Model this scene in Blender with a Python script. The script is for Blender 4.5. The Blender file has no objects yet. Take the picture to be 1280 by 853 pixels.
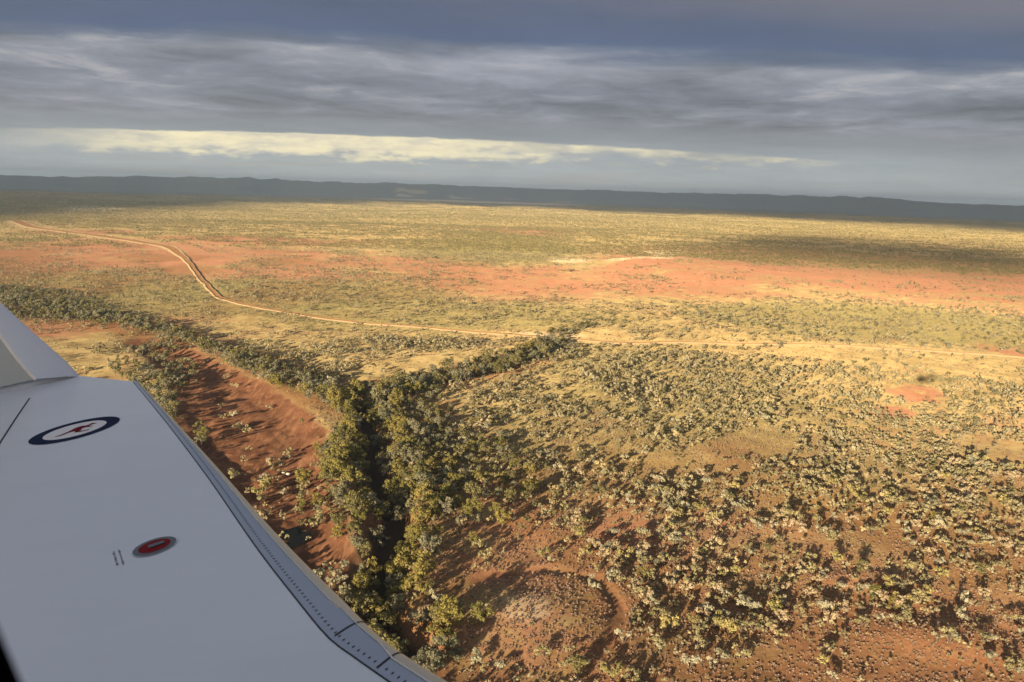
import bpy, math
import numpy as np
from mathutils import Matrix, Vector

# ------------------------------------------------------------------ camera, world, sun, exposure
scene = bpy.context.scene
COL = scene.collection
CAM_H = 120.0
FPX = 967.0                                   # focal length in pixels of a 1280 wide picture
TH = math.atan((426.5 - 241) / FPX)
ROLL = math.radians(1.75)
Fw = np.array([0, math.cos(TH), -math.sin(TH)])
R0 = np.array([1, 0, 0.]); U0 = np.array([0, math.sin(TH), math.cos(TH)])
Xc = math.cos(ROLL) * R0 + math.sin(ROLL) * U0
Yc = -math.sin(ROLL) * R0 + math.cos(ROLL) * U0
cam = bpy.data.cameras.new('camera')
camo = bpy.data.objects.new('camera', cam); COL.objects.link(camo)
M = Matrix(((Xc[0], Yc[0], -Fw[0], 0), (Xc[1], Yc[1], -Fw[1], 0), (Xc[2], Yc[2], -Fw[2], CAM_H), (0, 0, 0, 1)))
camo.matrix_world = M
cam.sensor_width = 36; cam.lens = FPX / 1280 * 36
cam.clip_start = 0.01; cam.clip_end = 120000
cam.dof.use_dof = True; cam.dof.focus_distance = 40.0; cam.dof.aperture_fstop = 12.0
scene.camera = camo

EXPO = 1.3
scene.view_settings.view_transform = 'Standard'
scene.view_settings.look = 'None'
scene.view_settings.exposure = EXPO
scene.view_settings.gamma = 1.0
scene.render.engine = 'CYCLES'

SUN_EL = math.radians(11.0)
SUN_AZ = math.radians(29.0)                   # antisolar azimuth, to the right of +Y
SDIR = np.array([-math.sin(SUN_AZ) * math.cos(SUN_EL), -math.cos(SUN_AZ) * math.cos(SUN_EL), math.sin(SUN_EL)])
sl = bpy.data.lights.new('sun', 'SUN'); sl.energy = 5.0; sl.angle = math.radians(0.5); sl.color = (1.0, 0.79, 0.52)
so = bpy.data.objects.new('sun', sl); COL.objects.link(so)
so.rotation_euler = Vector(SDIR).to_track_quat('Z', 'Y').to_euler()


class NT:
    """little helper for node trees"""
    def __init__(s, tree): s.t = tree; s.n = tree.nodes; s.l = tree.links
    def new(s, typ, **kw):
        x = s.n.new(typ)
        for k, v in kw.items(): setattr(x, k, v)
        return x
    def put(s, sock, v):
        if hasattr(v, 'is_output') or isinstance(v, bpy.types.NodeSocket): s.l.new(v, sock)
        elif v is not None: sock.default_value = v
    def math(s, op, a, b=None, c=None, clamp=False):
        x = s.new('ShaderNodeMath', operation=op, use_clamp=clamp)
        s.put(x.inputs[0], a); s.put(x.inputs[1], b)
        if c is not None: s.put(x.inputs[2], c)
        return x.outputs[0]
    def noise(s, vec, scale, detail=4, rough=.55, dist=0, lac=2):
        x = s.new('ShaderNodeTexNoise'); s.put(x.inputs['Vector'], vec)
        x.inputs['Scale'].default_value = scale; x.inputs['Detail'].default_value = detail
        x.inputs['Roughness'].default_value = rough; x.inputs['Distortion'].default_value = dist
        return x.outputs[0]
    def mix(s, f, a, b, mode='MIX'):
        x = s.new('ShaderNodeMix', data_type='RGBA', blend_type=mode)
        s.put(x.inputs[0], f); s.put(x.inputs[6], a); s.put(x.inputs[7], b)
        return x.outputs[2]
    def ramp(s, f, stops, interp='LINEAR'):
        x = s.new('ShaderNodeValToRGB'); cr = x.color_ramp; cr.interpolation = interp
        while len(cr.elements) < len(stops): cr.elements.new(.5)
        for e, (p, c) in zip(cr.elements, stops):
            e.position = p; e.color = (c[0], c[1], c[2], 1) if not isinstance(c, (int, float)) else (c, c, c, 1)
        s.put(x.inputs[0], f); return x.outputs[0]
    def maprange(s, v, a, b, c=0, d=1, smooth=True):
        x = s.new('ShaderNodeMapRange', interpolation_type='SMOOTHSTEP' if smooth else 'LINEAR')
        for i, q in enumerate((v, a, b, c, d)): s.put(x.inputs[i], q)
        return x.outputs[0]
    def comb(s, x, y, z=0.0):
        k = s.new('ShaderNodeCombineXYZ'); s.put(k.inputs[0], x); s.put(k.inputs[1], y); s.put(k.inputs[2], z); return k.outputs[0]


def lin(r, g, b, k=1.0):                       # display colour -> scene value at this exposure
    o = []
    for c in (r, g, b):
        c /= 255.; c = c / 12.92 if c <= .04045 else ((c + .055) / 1.055) ** 2.4
        o.append(c * k / 2 ** EXPO)
    return tuple(o)


world = bpy.data.worlds.new('World'); scene.world = world; world.use_nodes = True
w = NT(world.node_tree); w.n.clear()
tc = w.new('ShaderNodeTexCoord'); sep = w.new('ShaderNodeSeparateXYZ'); w.l.new(tc.outputs['Generated'], sep.inputs[0])
dx, dy, dz = sep.outputs
# height above the horizon of long straight cloud edges running across the view
el = w.math('MULTIPLY', w.math('ARCTANGENT', w.math('DIVIDE', dz, w.math('MAXIMUM', w.math('ABSOLUTE', dy), 0.4))), 57.2958)
az = w.math('MULTIPLY', w.math('ARCTAN2', dx, dy), 57.2958)
zc = w.math('ADD', w.math('MAXIMUM', dz, 0.0), 0.045)
layer = w.comb(w.math('DIVIDE', dx, zc), w.math('DIVIDE', dy, zc), 0.0)      # flat cloud deck seen in perspective
streak = w.comb(w.math('MULTIPLY', az, 0.05), w.math('MULTIPLY', el, 0.55), 3.1)
n_big = w.noise(layer, 0.34, 3, .5)
n_mid = w.noise(layer, 0.62, 6, .52, .5)
n_str = w.noise(streak, 1.0, 6, .6, .4)
n_fine = w.noise(layer, 1.9, 9, .66, .6)
n_low = w.noise(w.comb(w.math('MULTIPLY', az, 0.035), w.math('MULTIPLY', el, 0.12), 7.7), 1.0, 3, .5)
warp = w.math('ADD', w.math('MULTIPLY', w.math('SUBTRACT', n_str, .5), 2.2), w.math('MULTIPLY', w.math('SUBTRACT', n_low, .5), 4.0))
fade = w.maprange(el, 3.5, 8.0)
elw = w.math('ADD', el, w.math('MULTIPLY', warp, fade))
S = 22.0
deck = w.ramp(w.math('DIVIDE', elw, S), [
    (0.0, lin(190, 190, 188)), (1.2 / S, lin(176, 181, 184)), (2.6 / S, lin(160, 166, 173)),
    (4.0 / S, lin(134, 138, 147)), (5.2 / S, lin(128, 129, 139)), (7.5 / S, lin(126, 128, 141)), (9.2 / S, lin(147, 148, 158)),
    (9.9 / S, lin(108, 114, 132)), (10.6 / S, lin(84, 95, 124)), (12.2 / S, lin(88, 95, 120)), (13.8 / S, lin(106, 106, 120)),
    (1.0, lin(148, 150, 160))])
# modelling of the deck: darker undersides and pale wisps
tex = w.math('ADD', w.math('MULTIPLY', w.math('SUBTRACT', n_mid, .5), 1.25), w.math('MULTIPLY', w.math('SUBTRACT', n_fine, .5), 1.0))
tex = w.math('ADD', tex, w.math('MULTIPLY', w.math('SUBTRACT', n_big, .5), 0.9))
midz = w.math('MULTIPLY', w.maprange(el, 4.2, 5.5), w.maprange(elw, 10.6, 9.4))
amp = w.math('ADD', 0.32, w.math('MULTIPLY', midz, .95))
mul = w.math('ADD', 1.0, w.math('MULTIPLY', tex, amp))
deck2 = w.mix(1.0, deck, w.comb(mul, mul, mul), 'MULTIPLY')
wisp = w.math('MULTIPLY', w.maprange(w.math('ADD', w.math('MULTIPLY', n_fine, .5), w.math('MULTIPLY', n_mid, .5)), .53, .66), w.math('MULTIPLY', midz, w.maprange(elw, 5.2, 8.0, .35, 1.)))
deck3 = w.mix(w.math('MULTIPLY', wisp, .75), deck2, (*lin(176, 174, 172), 1))
# warm, rosier tone towards the upper right
rose = w.math('MULTIPLY', w.maprange(az, -8., 30.), w.maprange(el, 11.0, 14.5))
deck4 = w.mix(w.math('MULTIPLY', rose, .45), deck3, (*lin(118, 113, 122), 1))
# bright gap under the deck
edge_n = w.noise(w.comb(w.math('MULTIPLY', az, 0.42), w.math('MULTIPLY', el, 1.3), 1.0), 1.0, 5, .6)
top = w.math('ADD', w.math('ADD', w.math('ADD', 3.6, w.math('MULTIPLY', az, -0.017)), w.math('MULTIPLY', w.math('MULTIPLY', az, az), -0.0006)), w.math('MULTIPLY', w.math('SUBTRACT', edge_n, .5), .42))
bot = w.math('ADD', w.math('ADD', 1.85, w.math('MULTIPLY', w.maprange(az, -5., 8.), .45)), w.math('MULTIPLY', w.math('SUBTRACT', edge_n, .5), 2.6))
band = w.math('MULTIPLY', w.maprange(el, w.math('ADD', top, .06), w.math('SUBTRACT', top, .1)), w.maprange(el, bot, w.math('ADD', bot, .75)))
bx = w.math('MULTIPLY', w.maprange(az, -34., -22., .08, 1.), w.maprange(az, 0., 9., 1., .75))
bx = w.math('MULTIPLY', bx, w.maprange(az, 15., 24., 1., 0.))
gapn = w.maprange(w.noise(w.comb(w.math('MULTIPLY', az, .2), w.math('MULTIPLY', el, .8), 8.), 1.0, 3, .5), .35, .62, .15, 1.1)
bx = w.math('MULTIPLY', bx, w.math('MAXIMUM', gapn, w.maprange(az, -6., 9., 1., 0.)))
lump = w.maprange(w.noise(w.comb(w.math('MULTIPLY', az, .30), w.math('MULTIPLY', el, 1.6), 5.), 1.0, 6, .65), .28, .50, .55, 1.)
band = w.math('MULTIPLY', w.math('MULTIPLY', band, bx), lump)
band_col = w.mix(w.maprange(edge_n, .4, .65), (*lin(255, 240, 198), 1), (*lin(226, 214, 190), 1))
deck5 = w.mix(w.math('MULTIPLY', band, .95), deck4, band_col)
low = w.maprange(w.noise(w.comb(w.math('MULTIPLY', az, .10), w.math('MULTIPLY', el, 2.4), 9.), 1.0, 4, .55), .5, .68)
low = w.math('MULTIPLY', low, w.math('MULTIPLY', w.maprange(el, 3.4, 2.0), w.maprange(az, 30., -10., .2, .6)))
deck6 = w.mix(low, deck5, (*lin(182, 176, 166), 1))
skyt = w.new('ShaderNodeTexSky', sky_type='NISHITA'); skyt.sun_disc = False
skyt.sun_elevation = SUN_EL; skyt.sun_rotation = math.radians(180 + 29); skyt.altitude = 100
bg1 = w.new('ShaderNodeBackground'); bg1.inputs[1].default_value = 0.115; w.l.new(skyt.outputs[0], bg1.inputs[0])
bg2 = w.new('ShaderNodeBackground'); bg2.inputs[1].default_value = 1.0; w.l.new(deck6, bg2.inputs[0])
# the deck is broken towards the low sun, closed over the view
dots = w.math('ADD', w.math('MULTIPLY', dx, float(SDIR[0])), w.math('MULTIPLY', dy, float(SDIR[1])))
cov = w.maprange(w.math('SUBTRACT', dots, w.math('MULTIPLY', w.maprange(el, 14., 34.), .9)), .25, .75, .97, .35)
mx = w.new('ShaderNodeMixShader'); w.l.new(cov, mx.inputs[0]); w.l.new(bg1.outputs[0], mx.inputs[1]); w.l.new(bg2.outputs[0], mx.inputs[2])
wo = w.new('ShaderNodeOutputWorld'); w.l.new(mx.outputs[0], wo.inputs[0])


# ------------------------------------------------------------------ numeric helpers
def G(px, py, z=0.0):
    """ground point seen at a spot of the photograph"""
    d = Fw + (px - 640) / FPX * Xc - (py - 426.5) / FPX * Yc
    t = (CAM_H - z) / -d[2]
    return np.array([d[0] * t, d[1] * t])


def PX(x, y, z=0.0):
    """where a world point shows in the photograph"""
    P = np.stack([x, y, np.broadcast_to(np.asarray(z, float) - CAM_H, np.shape(x))], -1)
    dd = P @ Fw
    dd = np.where(np.abs(dd) < 1e-3, 1e-3, dd)
    return 640 + FPX * (P @ Xc) / dd, 426.5 - FPX * (P @ Yc) / dd, dd


def vnoise(x, y, seed=0):
    x = np.asarray(x, float); y = np.asarray(y, float)
    xi = np.floor(x).astype(np.int64); yi = np.floor(y).astype(np.int64)
    fx = x - xi; fy = y - yi
    fx = fx * fx * (3 - 2 * fx); fy = fy * fy * (3 - 2 * fy)
    def h(a, b):
        n = (a * 374761393 + b * 668265263 + seed * 974711) & 0xffffffff
        n = ((n ^ (n >> 13)) * 1274126177) & 0xffffffff
        n = ((n ^ (n >> 16)) * 2246822519) & 0xffffffff
        return ((n ^ (n >> 13)) & 0xffff) / 65535.0
    a = h(xi, yi); b = h(xi + 1, yi); c = h(xi, yi + 1); d = h(xi + 1, yi + 1)
    return (a * (1 - fx) + b * fx) * (1 - fy) + (c * (1 - fx) + d * fx) * fy


def fbm(x, y, s, octs=4, seed=0, gain=.5):
    v = 0; a = 1; t = 0
    for i in range(octs):
        v = v + a * vnoise(np.asarray(x) / s + 13.7 * i, np.asarray(y) / s - 7.3 * i, seed + i * 31); t += a; a *= gain; s /= 2.03
    return v / t


def ss(a, b, v):
    t = np.clip((v - a) / (b - a), 0, 1); return t * t * (3 - 2 * t)


def blob(x, y, px, py, rx, ry, soft=.55):
    c = G(px, py); e = G(px + rx, py); n = G(px, py - ry) - c; s_ = c - G(px, py + ry)
    r = np.hypot(*c); fwd = c / r; side = np.array([fwd[1], -fwd[0]])
    hx = np.hypot(*(e - c)); hn = np.hypot(*n); hs = np.hypot(*s_)
    u = (x - c[0]) * side[0] + (y - c[1]) * side[1]; v = (x - c[0]) * fwd[0] + (y - c[1]) * fwd[1]
    hv = np.where(v > 0, hn, hs)
    q = np.hypot(u / hx, v / hv)
    return 1 - ss(1 - soft, 1 + soft, q)


def pline(x, y, pts):
    """distance to a polyline given by spots of the photograph, and the fraction along it"""
    W = [G(*p) for p in pts]
    best = np.full(np.shape(x), 1e9); par = np.zeros(np.shape(x)); n = len(W) - 1
    for i in range(n):
        a, b = W[i], W[i + 1]; ab = b - a
        t = np.clip(((x - a[0]) * ab[0] + (y - a[1]) * ab[1]) / (ab @ ab), 0, 1)
        d = np.hypot(x - a[0] - t * ab[0], y - a[1] - t * ab[1])
        m = d < best; best = np.where(m, d, best); par = np.where(m, (i + t) / n, par)
    return best, par


def inpoly(x, y, pts):
    W = [G(*p) for p in pts]; c = np.zeros(np.shape(x), bool)
    j = len(W) - 1
    for i in range(len(W)):
        xi, yi = W[i]; xj, yj = W[j]
        c ^= ((yi > y) != (yj > y)) & (x < (xj - xi) * (y - yi) / (yj - yi + 1e-12) + xi); j = i
    return c


def smooth_line(pts, k=6):
    P = np.array(pts, float); Q = np.vstack([2 * P[0] - P[1], P, 2 * P[-1] - P[-2]]); out = []
    for i in range(1, len(Q) - 2):
        for t in np.linspace(0, 1, k, endpoint=False):
            out.append(.5 * ((2 * Q[i]) + (-Q[i - 1] + Q[i + 1]) * t + (2 * Q[i - 1] - 5 * Q[i] + 4 * Q[i + 1] - Q[i + 2]) * t * t + (-Q[i - 1] + 3 * Q[i] - 3 * Q[i + 1] + Q[i + 2]) * t ** 3))
    out.append(P[-1]); return [tuple(o) for o in out]


ROAD = smooth_line([(20, 277), (42, 285), (80, 290), (140, 298), (180, 304), (212, 310), (232, 325), (250, 348), (272, 371), (302, 382), (350, 391), (440, 402), (540, 411), (640, 421), (700, 425), (760, 428), (900, 431), (1060, 436), (1180, 441), (1290, 447), (1500, 458)], 4)
CREEK = smooth_line([(452, 498), (463, 530), (468, 580), (484, 620), (486, 670), (472, 720), (478, 765), (520, 800)], 3)
UPCREEK = smooth_line([(455, 500), (500, 485), (560, 472), (610, 462), (655, 452), (690, 432), (712, 414), (760, 404), (820, 396), (870, 388)], 3)
LEFTBELT = smooth_line([(-60, 372), (0, 378), (70, 392), (130, 402), (200, 418), (250, 440), (300, 458), (350, 474), (400, 492), (450, 503)], 3)
SAND = [(150, 428), (175, 421), (205, 421), (240, 437), (285, 456), (335, 480), (385, 510), (412, 545), (428, 600), (440, 660), (445, 720), (400, 745), (330, 690), (260, 600), (228, 560), (212, 520), (206, 480), (190, 452)]
GULLY = smooth_line([(545, 742), (590, 727), (640, 716), (690, 713), (735, 722), (762, 742), (776, 765), (764, 795), (745, 815)], 3)
WINGPOLY = [(-5, 370), (100, 470), (170, 474), (340, 655), (480, 800), (560, 858), (-5, 858)]


def road_y(x, y):
    return pline(x, y, ROAD)


def features(x, y):
    """everything the soil colour and the planting need to know about a place"""
    f = {}
    r = np.hypot(x, y)
    k_ = 40 * ss(150, 700, r) + 320 * ss(700, 2500, r)
    wx = x + (fbm(x, y, 60, 3, 5) - .5) * 34 * ss(150, 700, r) + (fbm(x, y, 420, 4, 105) - .5) * k_; wy = y + (fbm(x, y, 60, 3, 6) - .5) * 34 * ss(150, 700, r) + (fbm(x, y, 420, 4, 106) - .5) * k_ * 1.5
    nx = x + (fbm(x, y, 12, 3, 7) - .5) * 9; ny = y + (fbm(x, y, 12, 3, 8) - .5) * 9
    f['r'] = r
    f['sand'] = inpoly(nx, ny, SAND)
    f['creek'], _ = pline(nx, ny, CREEK)
    f['up'], f['upt'] = pline(nx, ny, UPCREEK)
    f['belt'], f['beltt'] = pline(nx, ny, LEFTBELT)
    f['gully'], _ = pline(x + (nx - x) * .3, y + (ny - y) * .3, GULLY)
    f['road'], _ = pline(x, y, ROAD)
    B = lambda *a, **k: blob(wx, wy, *a, **k)
    red = 0.30 * np.ones_like(r) - .8 * B(1180, 455, 190, 55) - .6 * B(460, 440, 150, 22) - .7 * B(950, 555, 60, 22) - .6 * B(640, 262, 900, 9) - .5 * B(600, 560, 60, 50)
    for a in [(1100, 345, 330, 34), (640, 352, 150, 26), (820, 350, 120, 26), (170, 322, 300, 22), (60, 348, 240, 22), (330, 345, 150, 16), (100, 400, 200, 22), (480, 330, 120, 10), (420, 372, 120, 8), (430, 393, 46, 6),
              (930, 572, 60, 28), (780, 655, 55, 50), (1265, 434, 40, 9), (650, 288, 60, 6), (1010, 420, 14, 5), (330, 300, 120, 6), (560, 325, 60, 10), (900, 640, 80, 30), (120, 292, 60, 4), (1085, 420, 22, 5)]:
        red = np.maximum(red, (.92 if a[2] > 90 else 1.) * B(*a))
    red = np.maximum(red, .72 * ss(640, 215, y) * ss(-60, 60, x + .2 * y))
    red = np.maximum(red, .5 * B(620, 790, 220, 90))
    red = np.maximum(red, 1.3 * np.maximum(B(1106, 515, 26, 10), B(1150, 494, 42, 8)) * (.3 + 1.3 * fbm(x, y, 22, 4, 111, .6))); red = np.maximum(red, 1.3 * B(1270, 434, 40, 8))
    f['red'] = np.clip(red, 0, 1.6)
    g = .12 * np.ones_like(r)
    for a, k in [((1010, 400, 110, 26), .8), ((600, 310, 100, 22), .8), ((430, 365, 140, 18), .6), ((90, 360, 190, 22), .7), ((800, 470, 220, 50), .55),
                 ((540, 580, 80, 80), .6), ((1150, 405, 200, 20), .9), ((640, 275, 900, 16), .5), ((250, 375, 340, 26), .85), ((560, 395, 260, 22), .7), ((960, 395, 100, 16), .9), ((1050, 330, 260, 9), .55), ((1000, 312, 300, 9), .4), ((300, 270, 200, 9), .35), ((560, 275, 200, 10), .4), ((840, 560, 320, 110), .62), ((1150, 680, 200, 70), .5), ((120, 430, 80, 30), .4)]:
        g = np.maximum(g, k * B(*a))
    f['green'] = np.clip(g, 0, 1)
    f['wx'], f['wy'] = wx, wy
    return f


def H(x, y):
    x = np.asarray(x, float); y = np.asarray(y, float)
    r = np.hypot(x, y)
    z = (fbm(x, y, 140, 4, 1) - .5) * 7 * ss(100, 500, r)
    z = z + (fbm(x, y, 700, 3, 2) - .5) * 16 * ss(900, 2500, r)
    z = z + (fbm(x, y, 26, 3, 3) - .5) * 2.2
    # even ground where the track crosses the left of the plain
    m_ = (r > 1000) & (r < 3400) & (x < 0)
    if np.any(m_):
        d, _ = pline(x[m_], y[m_], ROAD); z[m_] = z[m_] * (1 - .9 * (1 - ss(120, 520, d)))
    # foreground mound
    c = G(672, 775); q = np.hypot((x - c[0]) / 24, (y - c[1]) / 24)
    z = z + 2.2 * (1 - ss(.0, 1.6, q))
    c = G(1180, 800); q = np.hypot((x - c[0]) / 22, (y - c[1]) / 14); z = z + 1.6 * (1 - ss(.2, 1.1, q))
    c = G(1080, 728); q = np.hypot((x - c[0]) / 26, (y - c[1]) / 8); z = z + 1.2 * (1 - ss(.2, 1.1, q))
    # low red hill with a pale crest
    c = G(850, 335); q = np.hypot((x - c[0]) / 150, (y - c[1]) / 200); z = z + 14 * (1 - ss(.1, 1.2, q + (fbm(x, y, 70, 3, 9) - .5) * .5))
    c = G(400, 262)
    far = ss(3200, 6200, r) * (1 - ss(7300, 8300, r))
    rid = 1 - np.abs(fbm(x, y, 900, 4, 12, .55) * 2 - 1)
    z = z + far * (rid ** 3 * 24 + (fbm(x, y, 330, 4, 14) - .4) * 18 - 6)
    # shadowed basin and the escarpment
    z = z - 22 * ss(7000, 8300, r)
    az = np.degrees(np.arctan2(x, y))
    edge = 14500 + 1500 * (fbm(az * 3 + 500, 0 * az, 9, 4, 21) - .5) * 2 + 1400 * np.sin(az * .11 + 1.0)
    edge = edge + 800 * (fbm(x, y, 1500, 4, 25) - .5)
    plat = 1 - np.abs(fbm(az, 0 * az + 3., 5, 4, 33) * 2 - 1)
    topz = (205 + 60 * plat + 26 * (vnoise(az * 1.7, 0 * az, 35) - .5) + 14 * (vnoise(az * 5.3, 0 * az, 36) - .5)) * (1 - .3 * ss(20, 34, np.abs(az)))
    rise = ss(0, 2400, r - edge)
    gul = 1 - np.abs(fbm(x, y, 1000, 4, 27) * 2 - 1)
    z = z + rise * topz + rise * (1 - rise) * 4 * (gul - .6) * 70
    z = z + ss(9000, 10500, r) * (fbm(x, y, 1100, 4, 29) - .45) * 40 * (1 - rise)
    # watercourses
    nx = x + (fbm(x, y, 12, 3, 7) - .5) * 9; ny = y + (fbm(x, y, 12, 3, 8) - .5) * 9
    near = r < 1500
    if np.any(near):
        xn, yn = nx[near], ny[near]
        d, _ = pline(xn, yn, CREEK); dz = -6 * (1 - ss(3, 12, d))
        d, _ = pline(xn, yn, UPCREEK); dz = dz - 3.0 * (1 - ss(3, 12, d)) * (1 - (dz < -1))
        s = inpoly(xn, yn, SAND)
        zz = z[near]
        ds, _ = pline(xn, yn, SAND + SAND[:1]); ds = np.where(s, ds, -ds)
        k = ss(-4, 15, ds)
        # sand bed: flat with low banks
        zz = zz * (1 - .8 * k) - 2.6 * k + (fbm(x[near], y[near], 9, 2, 41) - .5) * 1.2 * k + (fbm(x[near], y[near], 3.5, 2, 43) - .5) * .9 * k
        x0, y0 = x[near], y[near]
        d, _ = pline(x0 + (xn - x0) * .3, y0 + (yn - y0) * .3, GULLY); dz = dz - .7 * (1 - ss(1.2, 4.0, d))
        z[near] = zz + dz
    return z


def Hs(x, y):
    return float(H(np.array([float(x)]), np.array([float(y)]))[0])


def mesh_np(name, co, faces, smooth=True):
    me = bpy.data.meshes.new(name)
    co = np.asarray(co, np.float32); fa = np.asarray(faces, np.int32)
    me.vertices.add(len(co)); me.vertices.foreach_set('co', co.ravel())
    k = fa.shape[1]
    me.loops.add(fa.size); me.loops.foreach_set('vertex_index', fa.ravel())
    me.polygons.add(len(fa)); me.polygons.foreach_set('loop_start', np.arange(len(fa), dtype=np.int32) * k)
    me.update(calc_edges=True)
    if smooth: me.polygons.foreach_set('use_smooth', np.ones(len(fa), bool))
    me.validate(); return me


def link(name, me, mat=None, parent=None, kind=None, label=None, cat=None, group=None):
    o = bpy.data.objects.new(name, me); COL.objects.link(o)
    if mat is not None:
        if len(me.materials) == 0: me.materials.append(mat)
    if parent is not None: o.parent = parent
    if kind: o['kind'] = kind
    if label: o['label'] = label
    if cat: o['category'] = cat
    if group: o['group'] = group
    return o


# ------------------------------------------------------------------ materials
def mat_new(name):
    m = bpy.data.materials.new(name); m.use_nodes = True; t = NT(m.node_tree); t.n.clear()
    out = t.new('ShaderNodeOutputMaterial'); return m, t, out


def principled(name, col, rough=.6, metal=0., spec=.5, bump=None, noise_amt=0., noise_scale=5.):
    m, t, out = mat_new(name)
    p = t.new('ShaderNodeBsdfPrincipled'); p.inputs['Roughness'].default_value = rough; p.inputs['Metallic'].default_value = metal
    p.inputs['Specular IOR Level'].default_value = spec
    c = (*col, 1)
    if noise_amt:
        co = t.new('ShaderNodeTexCoord').outputs['Object']
        n = t.noise(co, noise_scale, 5, .6)
        k = t.math('ADD', 1 - noise_amt / 2, t.math('MULTIPLY', n, noise_amt))
        c = t.mix(1.0, c, t.comb(k, k, k), 'MULTIPLY')
    t.put(p.inputs['Base Color'], c)
    if bump:
        co = t.new('ShaderNodeTexCoord').outputs['Object']
        b = t.new('ShaderNodeBump'); b.inputs['Strength'].default_value = bump[1]; b.inputs['Distance'].default_value = bump[2]
        t.put(b.inputs['Height'], t.noise(co, bump[0], 3, .5)); t.l.new(b.outputs[0], p.inputs['Normal'])
    t.l.new(p.outputs[0], out.inputs[0]); return m


def ground_material():
    m, t, out = mat_new('outback_soil')
    co = t.new('ShaderNodeNewGeometry').outputs['Position']
    a = t.new('ShaderNodeAttribute', attribute_name='zone'); sp = t.new('ShaderNodeSeparateColor'); t.l.new(a.outputs['Color'], sp.inputs[0])
    b = t.new('ShaderNodeAttribute', attribute_name='zone2'); sq = t.new('ShaderNodeSeparateColor'); t.l.new(b.outputs['Color'], sq.inputs[0])
    red, green, sand = sp.outputs; hill, pale, wood = sq.outputs
    n1 = t.noise(co, .011, 8, .68, .6); n2 = t.noise(co, .07, 6, .65); n3 = t.noise(co, .6, 5, .7); n4 = t.noise(co, .0025, 5, .6)
    soilc = t.mix(t.maprange(n2, .35, .65), (.25, .108, .058, 1), (.30, .155, .09, 1))
    soilc = t.mix(t.maprange(n3, .45, .75, 0., .55), soilc, (.42, .27, .17, 1))
    grass = t.mix(t.maprange(n2, .35, .65), (.34, .26, .12, 1), (.22, .155, .068, 1))
    grass = t.mix(t.maprange(n3, .4, .7, 0., .6), grass, (.42, .34, .17, 1))
    gr = t.mix(t.maprange(n3, .35, .65), (.15, .13, .052, 1), (.25, .215, .088, 1))
    fr = t.math('ADD', red, t.math('MULTIPLY', t.math('SUBTRACT', n1, .5), 2.4))
    fr = t.math('ADD', fr, t.math('MULTIPLY', t.math('SUBTRACT', n2, .5), 1.5))
    fr = t.math('ADD', fr, t.math('MULTIPLY', t.math('SUBTRACT', n3, .5), .5))
    c = t.mix(t.maprange(fr, .3, .95), grass, soilc)
    fg = t.math('ADD', green, t.math('MULTIPLY', t.math('SUBTRACT', n1, .5), .9)); fg = t.math('ADD', fg, t.math('MULTIPLY', t.math('SUBTRACT', n2, .5), .8))
    c = t.mix(t.maprange(fg, .30, .75, 0., .85), c, gr)
    litter_dim = t.mix(t.maprange(n3, .4, .7), (.16, .075, .035, 1), (.26, .14, .06, 1))
    c = t.mix(t.math('MULTIPLY', wood, .8), c, litter_dim)  # brown of fallen leaves, also painted over the foreground to dim it
    sandc = t.mix(t.maprange(n2, .35, .7), (.105, .046, .025, 1), (.175, .082, .045, 1))
    mp = t.new('ShaderNodeMapping'); mp.inputs['Rotation'].default_value = (0, 0, .5); mp.inputs['Scale'].default_value = (1, .22, 1); t.l.new(co, mp.inputs[0])
    sandc = t.mix(t.maprange(t.noise(mp.outputs[0], .22, 8, .75, 1.2), .45, .65, 0., .75), sandc, (.28, .145, .08, 1))
    c = t.mix(t.math('MULTIPLY', sand, 1.0), c, sandc)
    c = t.mix(t.maprange(t.math('ADD', pale, t.math('MULTIPLY', t.math('SUBTRACT', n2, .5), .6)), .4, .8), c, (.55, .44, .29, 1))
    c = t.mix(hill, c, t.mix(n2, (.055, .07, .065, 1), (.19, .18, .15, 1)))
    c = t.mix(t.math('MULTIPLY', a.outputs['Alpha'], 1.0), c, (.045, .028, .018, 1))  # creek floor painted near black for the shade of its trees
    # tone variation of the far ground
    k = t.math('ADD', t.math('ADD', .30, t.math('MULTIPLY', n4, .6)), t.math('MULTIPLY', n1, .75)); c = t.mix(1., c, t.comb(k, k, k), 'MULTIPLY')
    p = t.new('ShaderNodeBsdfPrincipled'); p.inputs['Roughness'].default_value = .95; p.inputs['Specular IOR Level'].default_value = .05; p.inputs['Diffuse Roughness'].default_value = 1.0
    t.l.new(c, p.inputs['Base Color'])
    bm = t.new('ShaderNodeBump'); bm.inputs['Strength'].default_value = .5; bm.inputs['Distance'].default_value = .45
    hh = t.math('ADD', t.math('MULTIPLY', n3, .8), t.math('MULTIPLY', t.noise(co, 2.2, 3, .6), .3)); t.put(bm.inputs['Height'], hh)
    t.l.new(bm.outputs[0], p.inputs['Normal']); t.l.new(p.outputs[0], out.inputs[0]); return m


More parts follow.
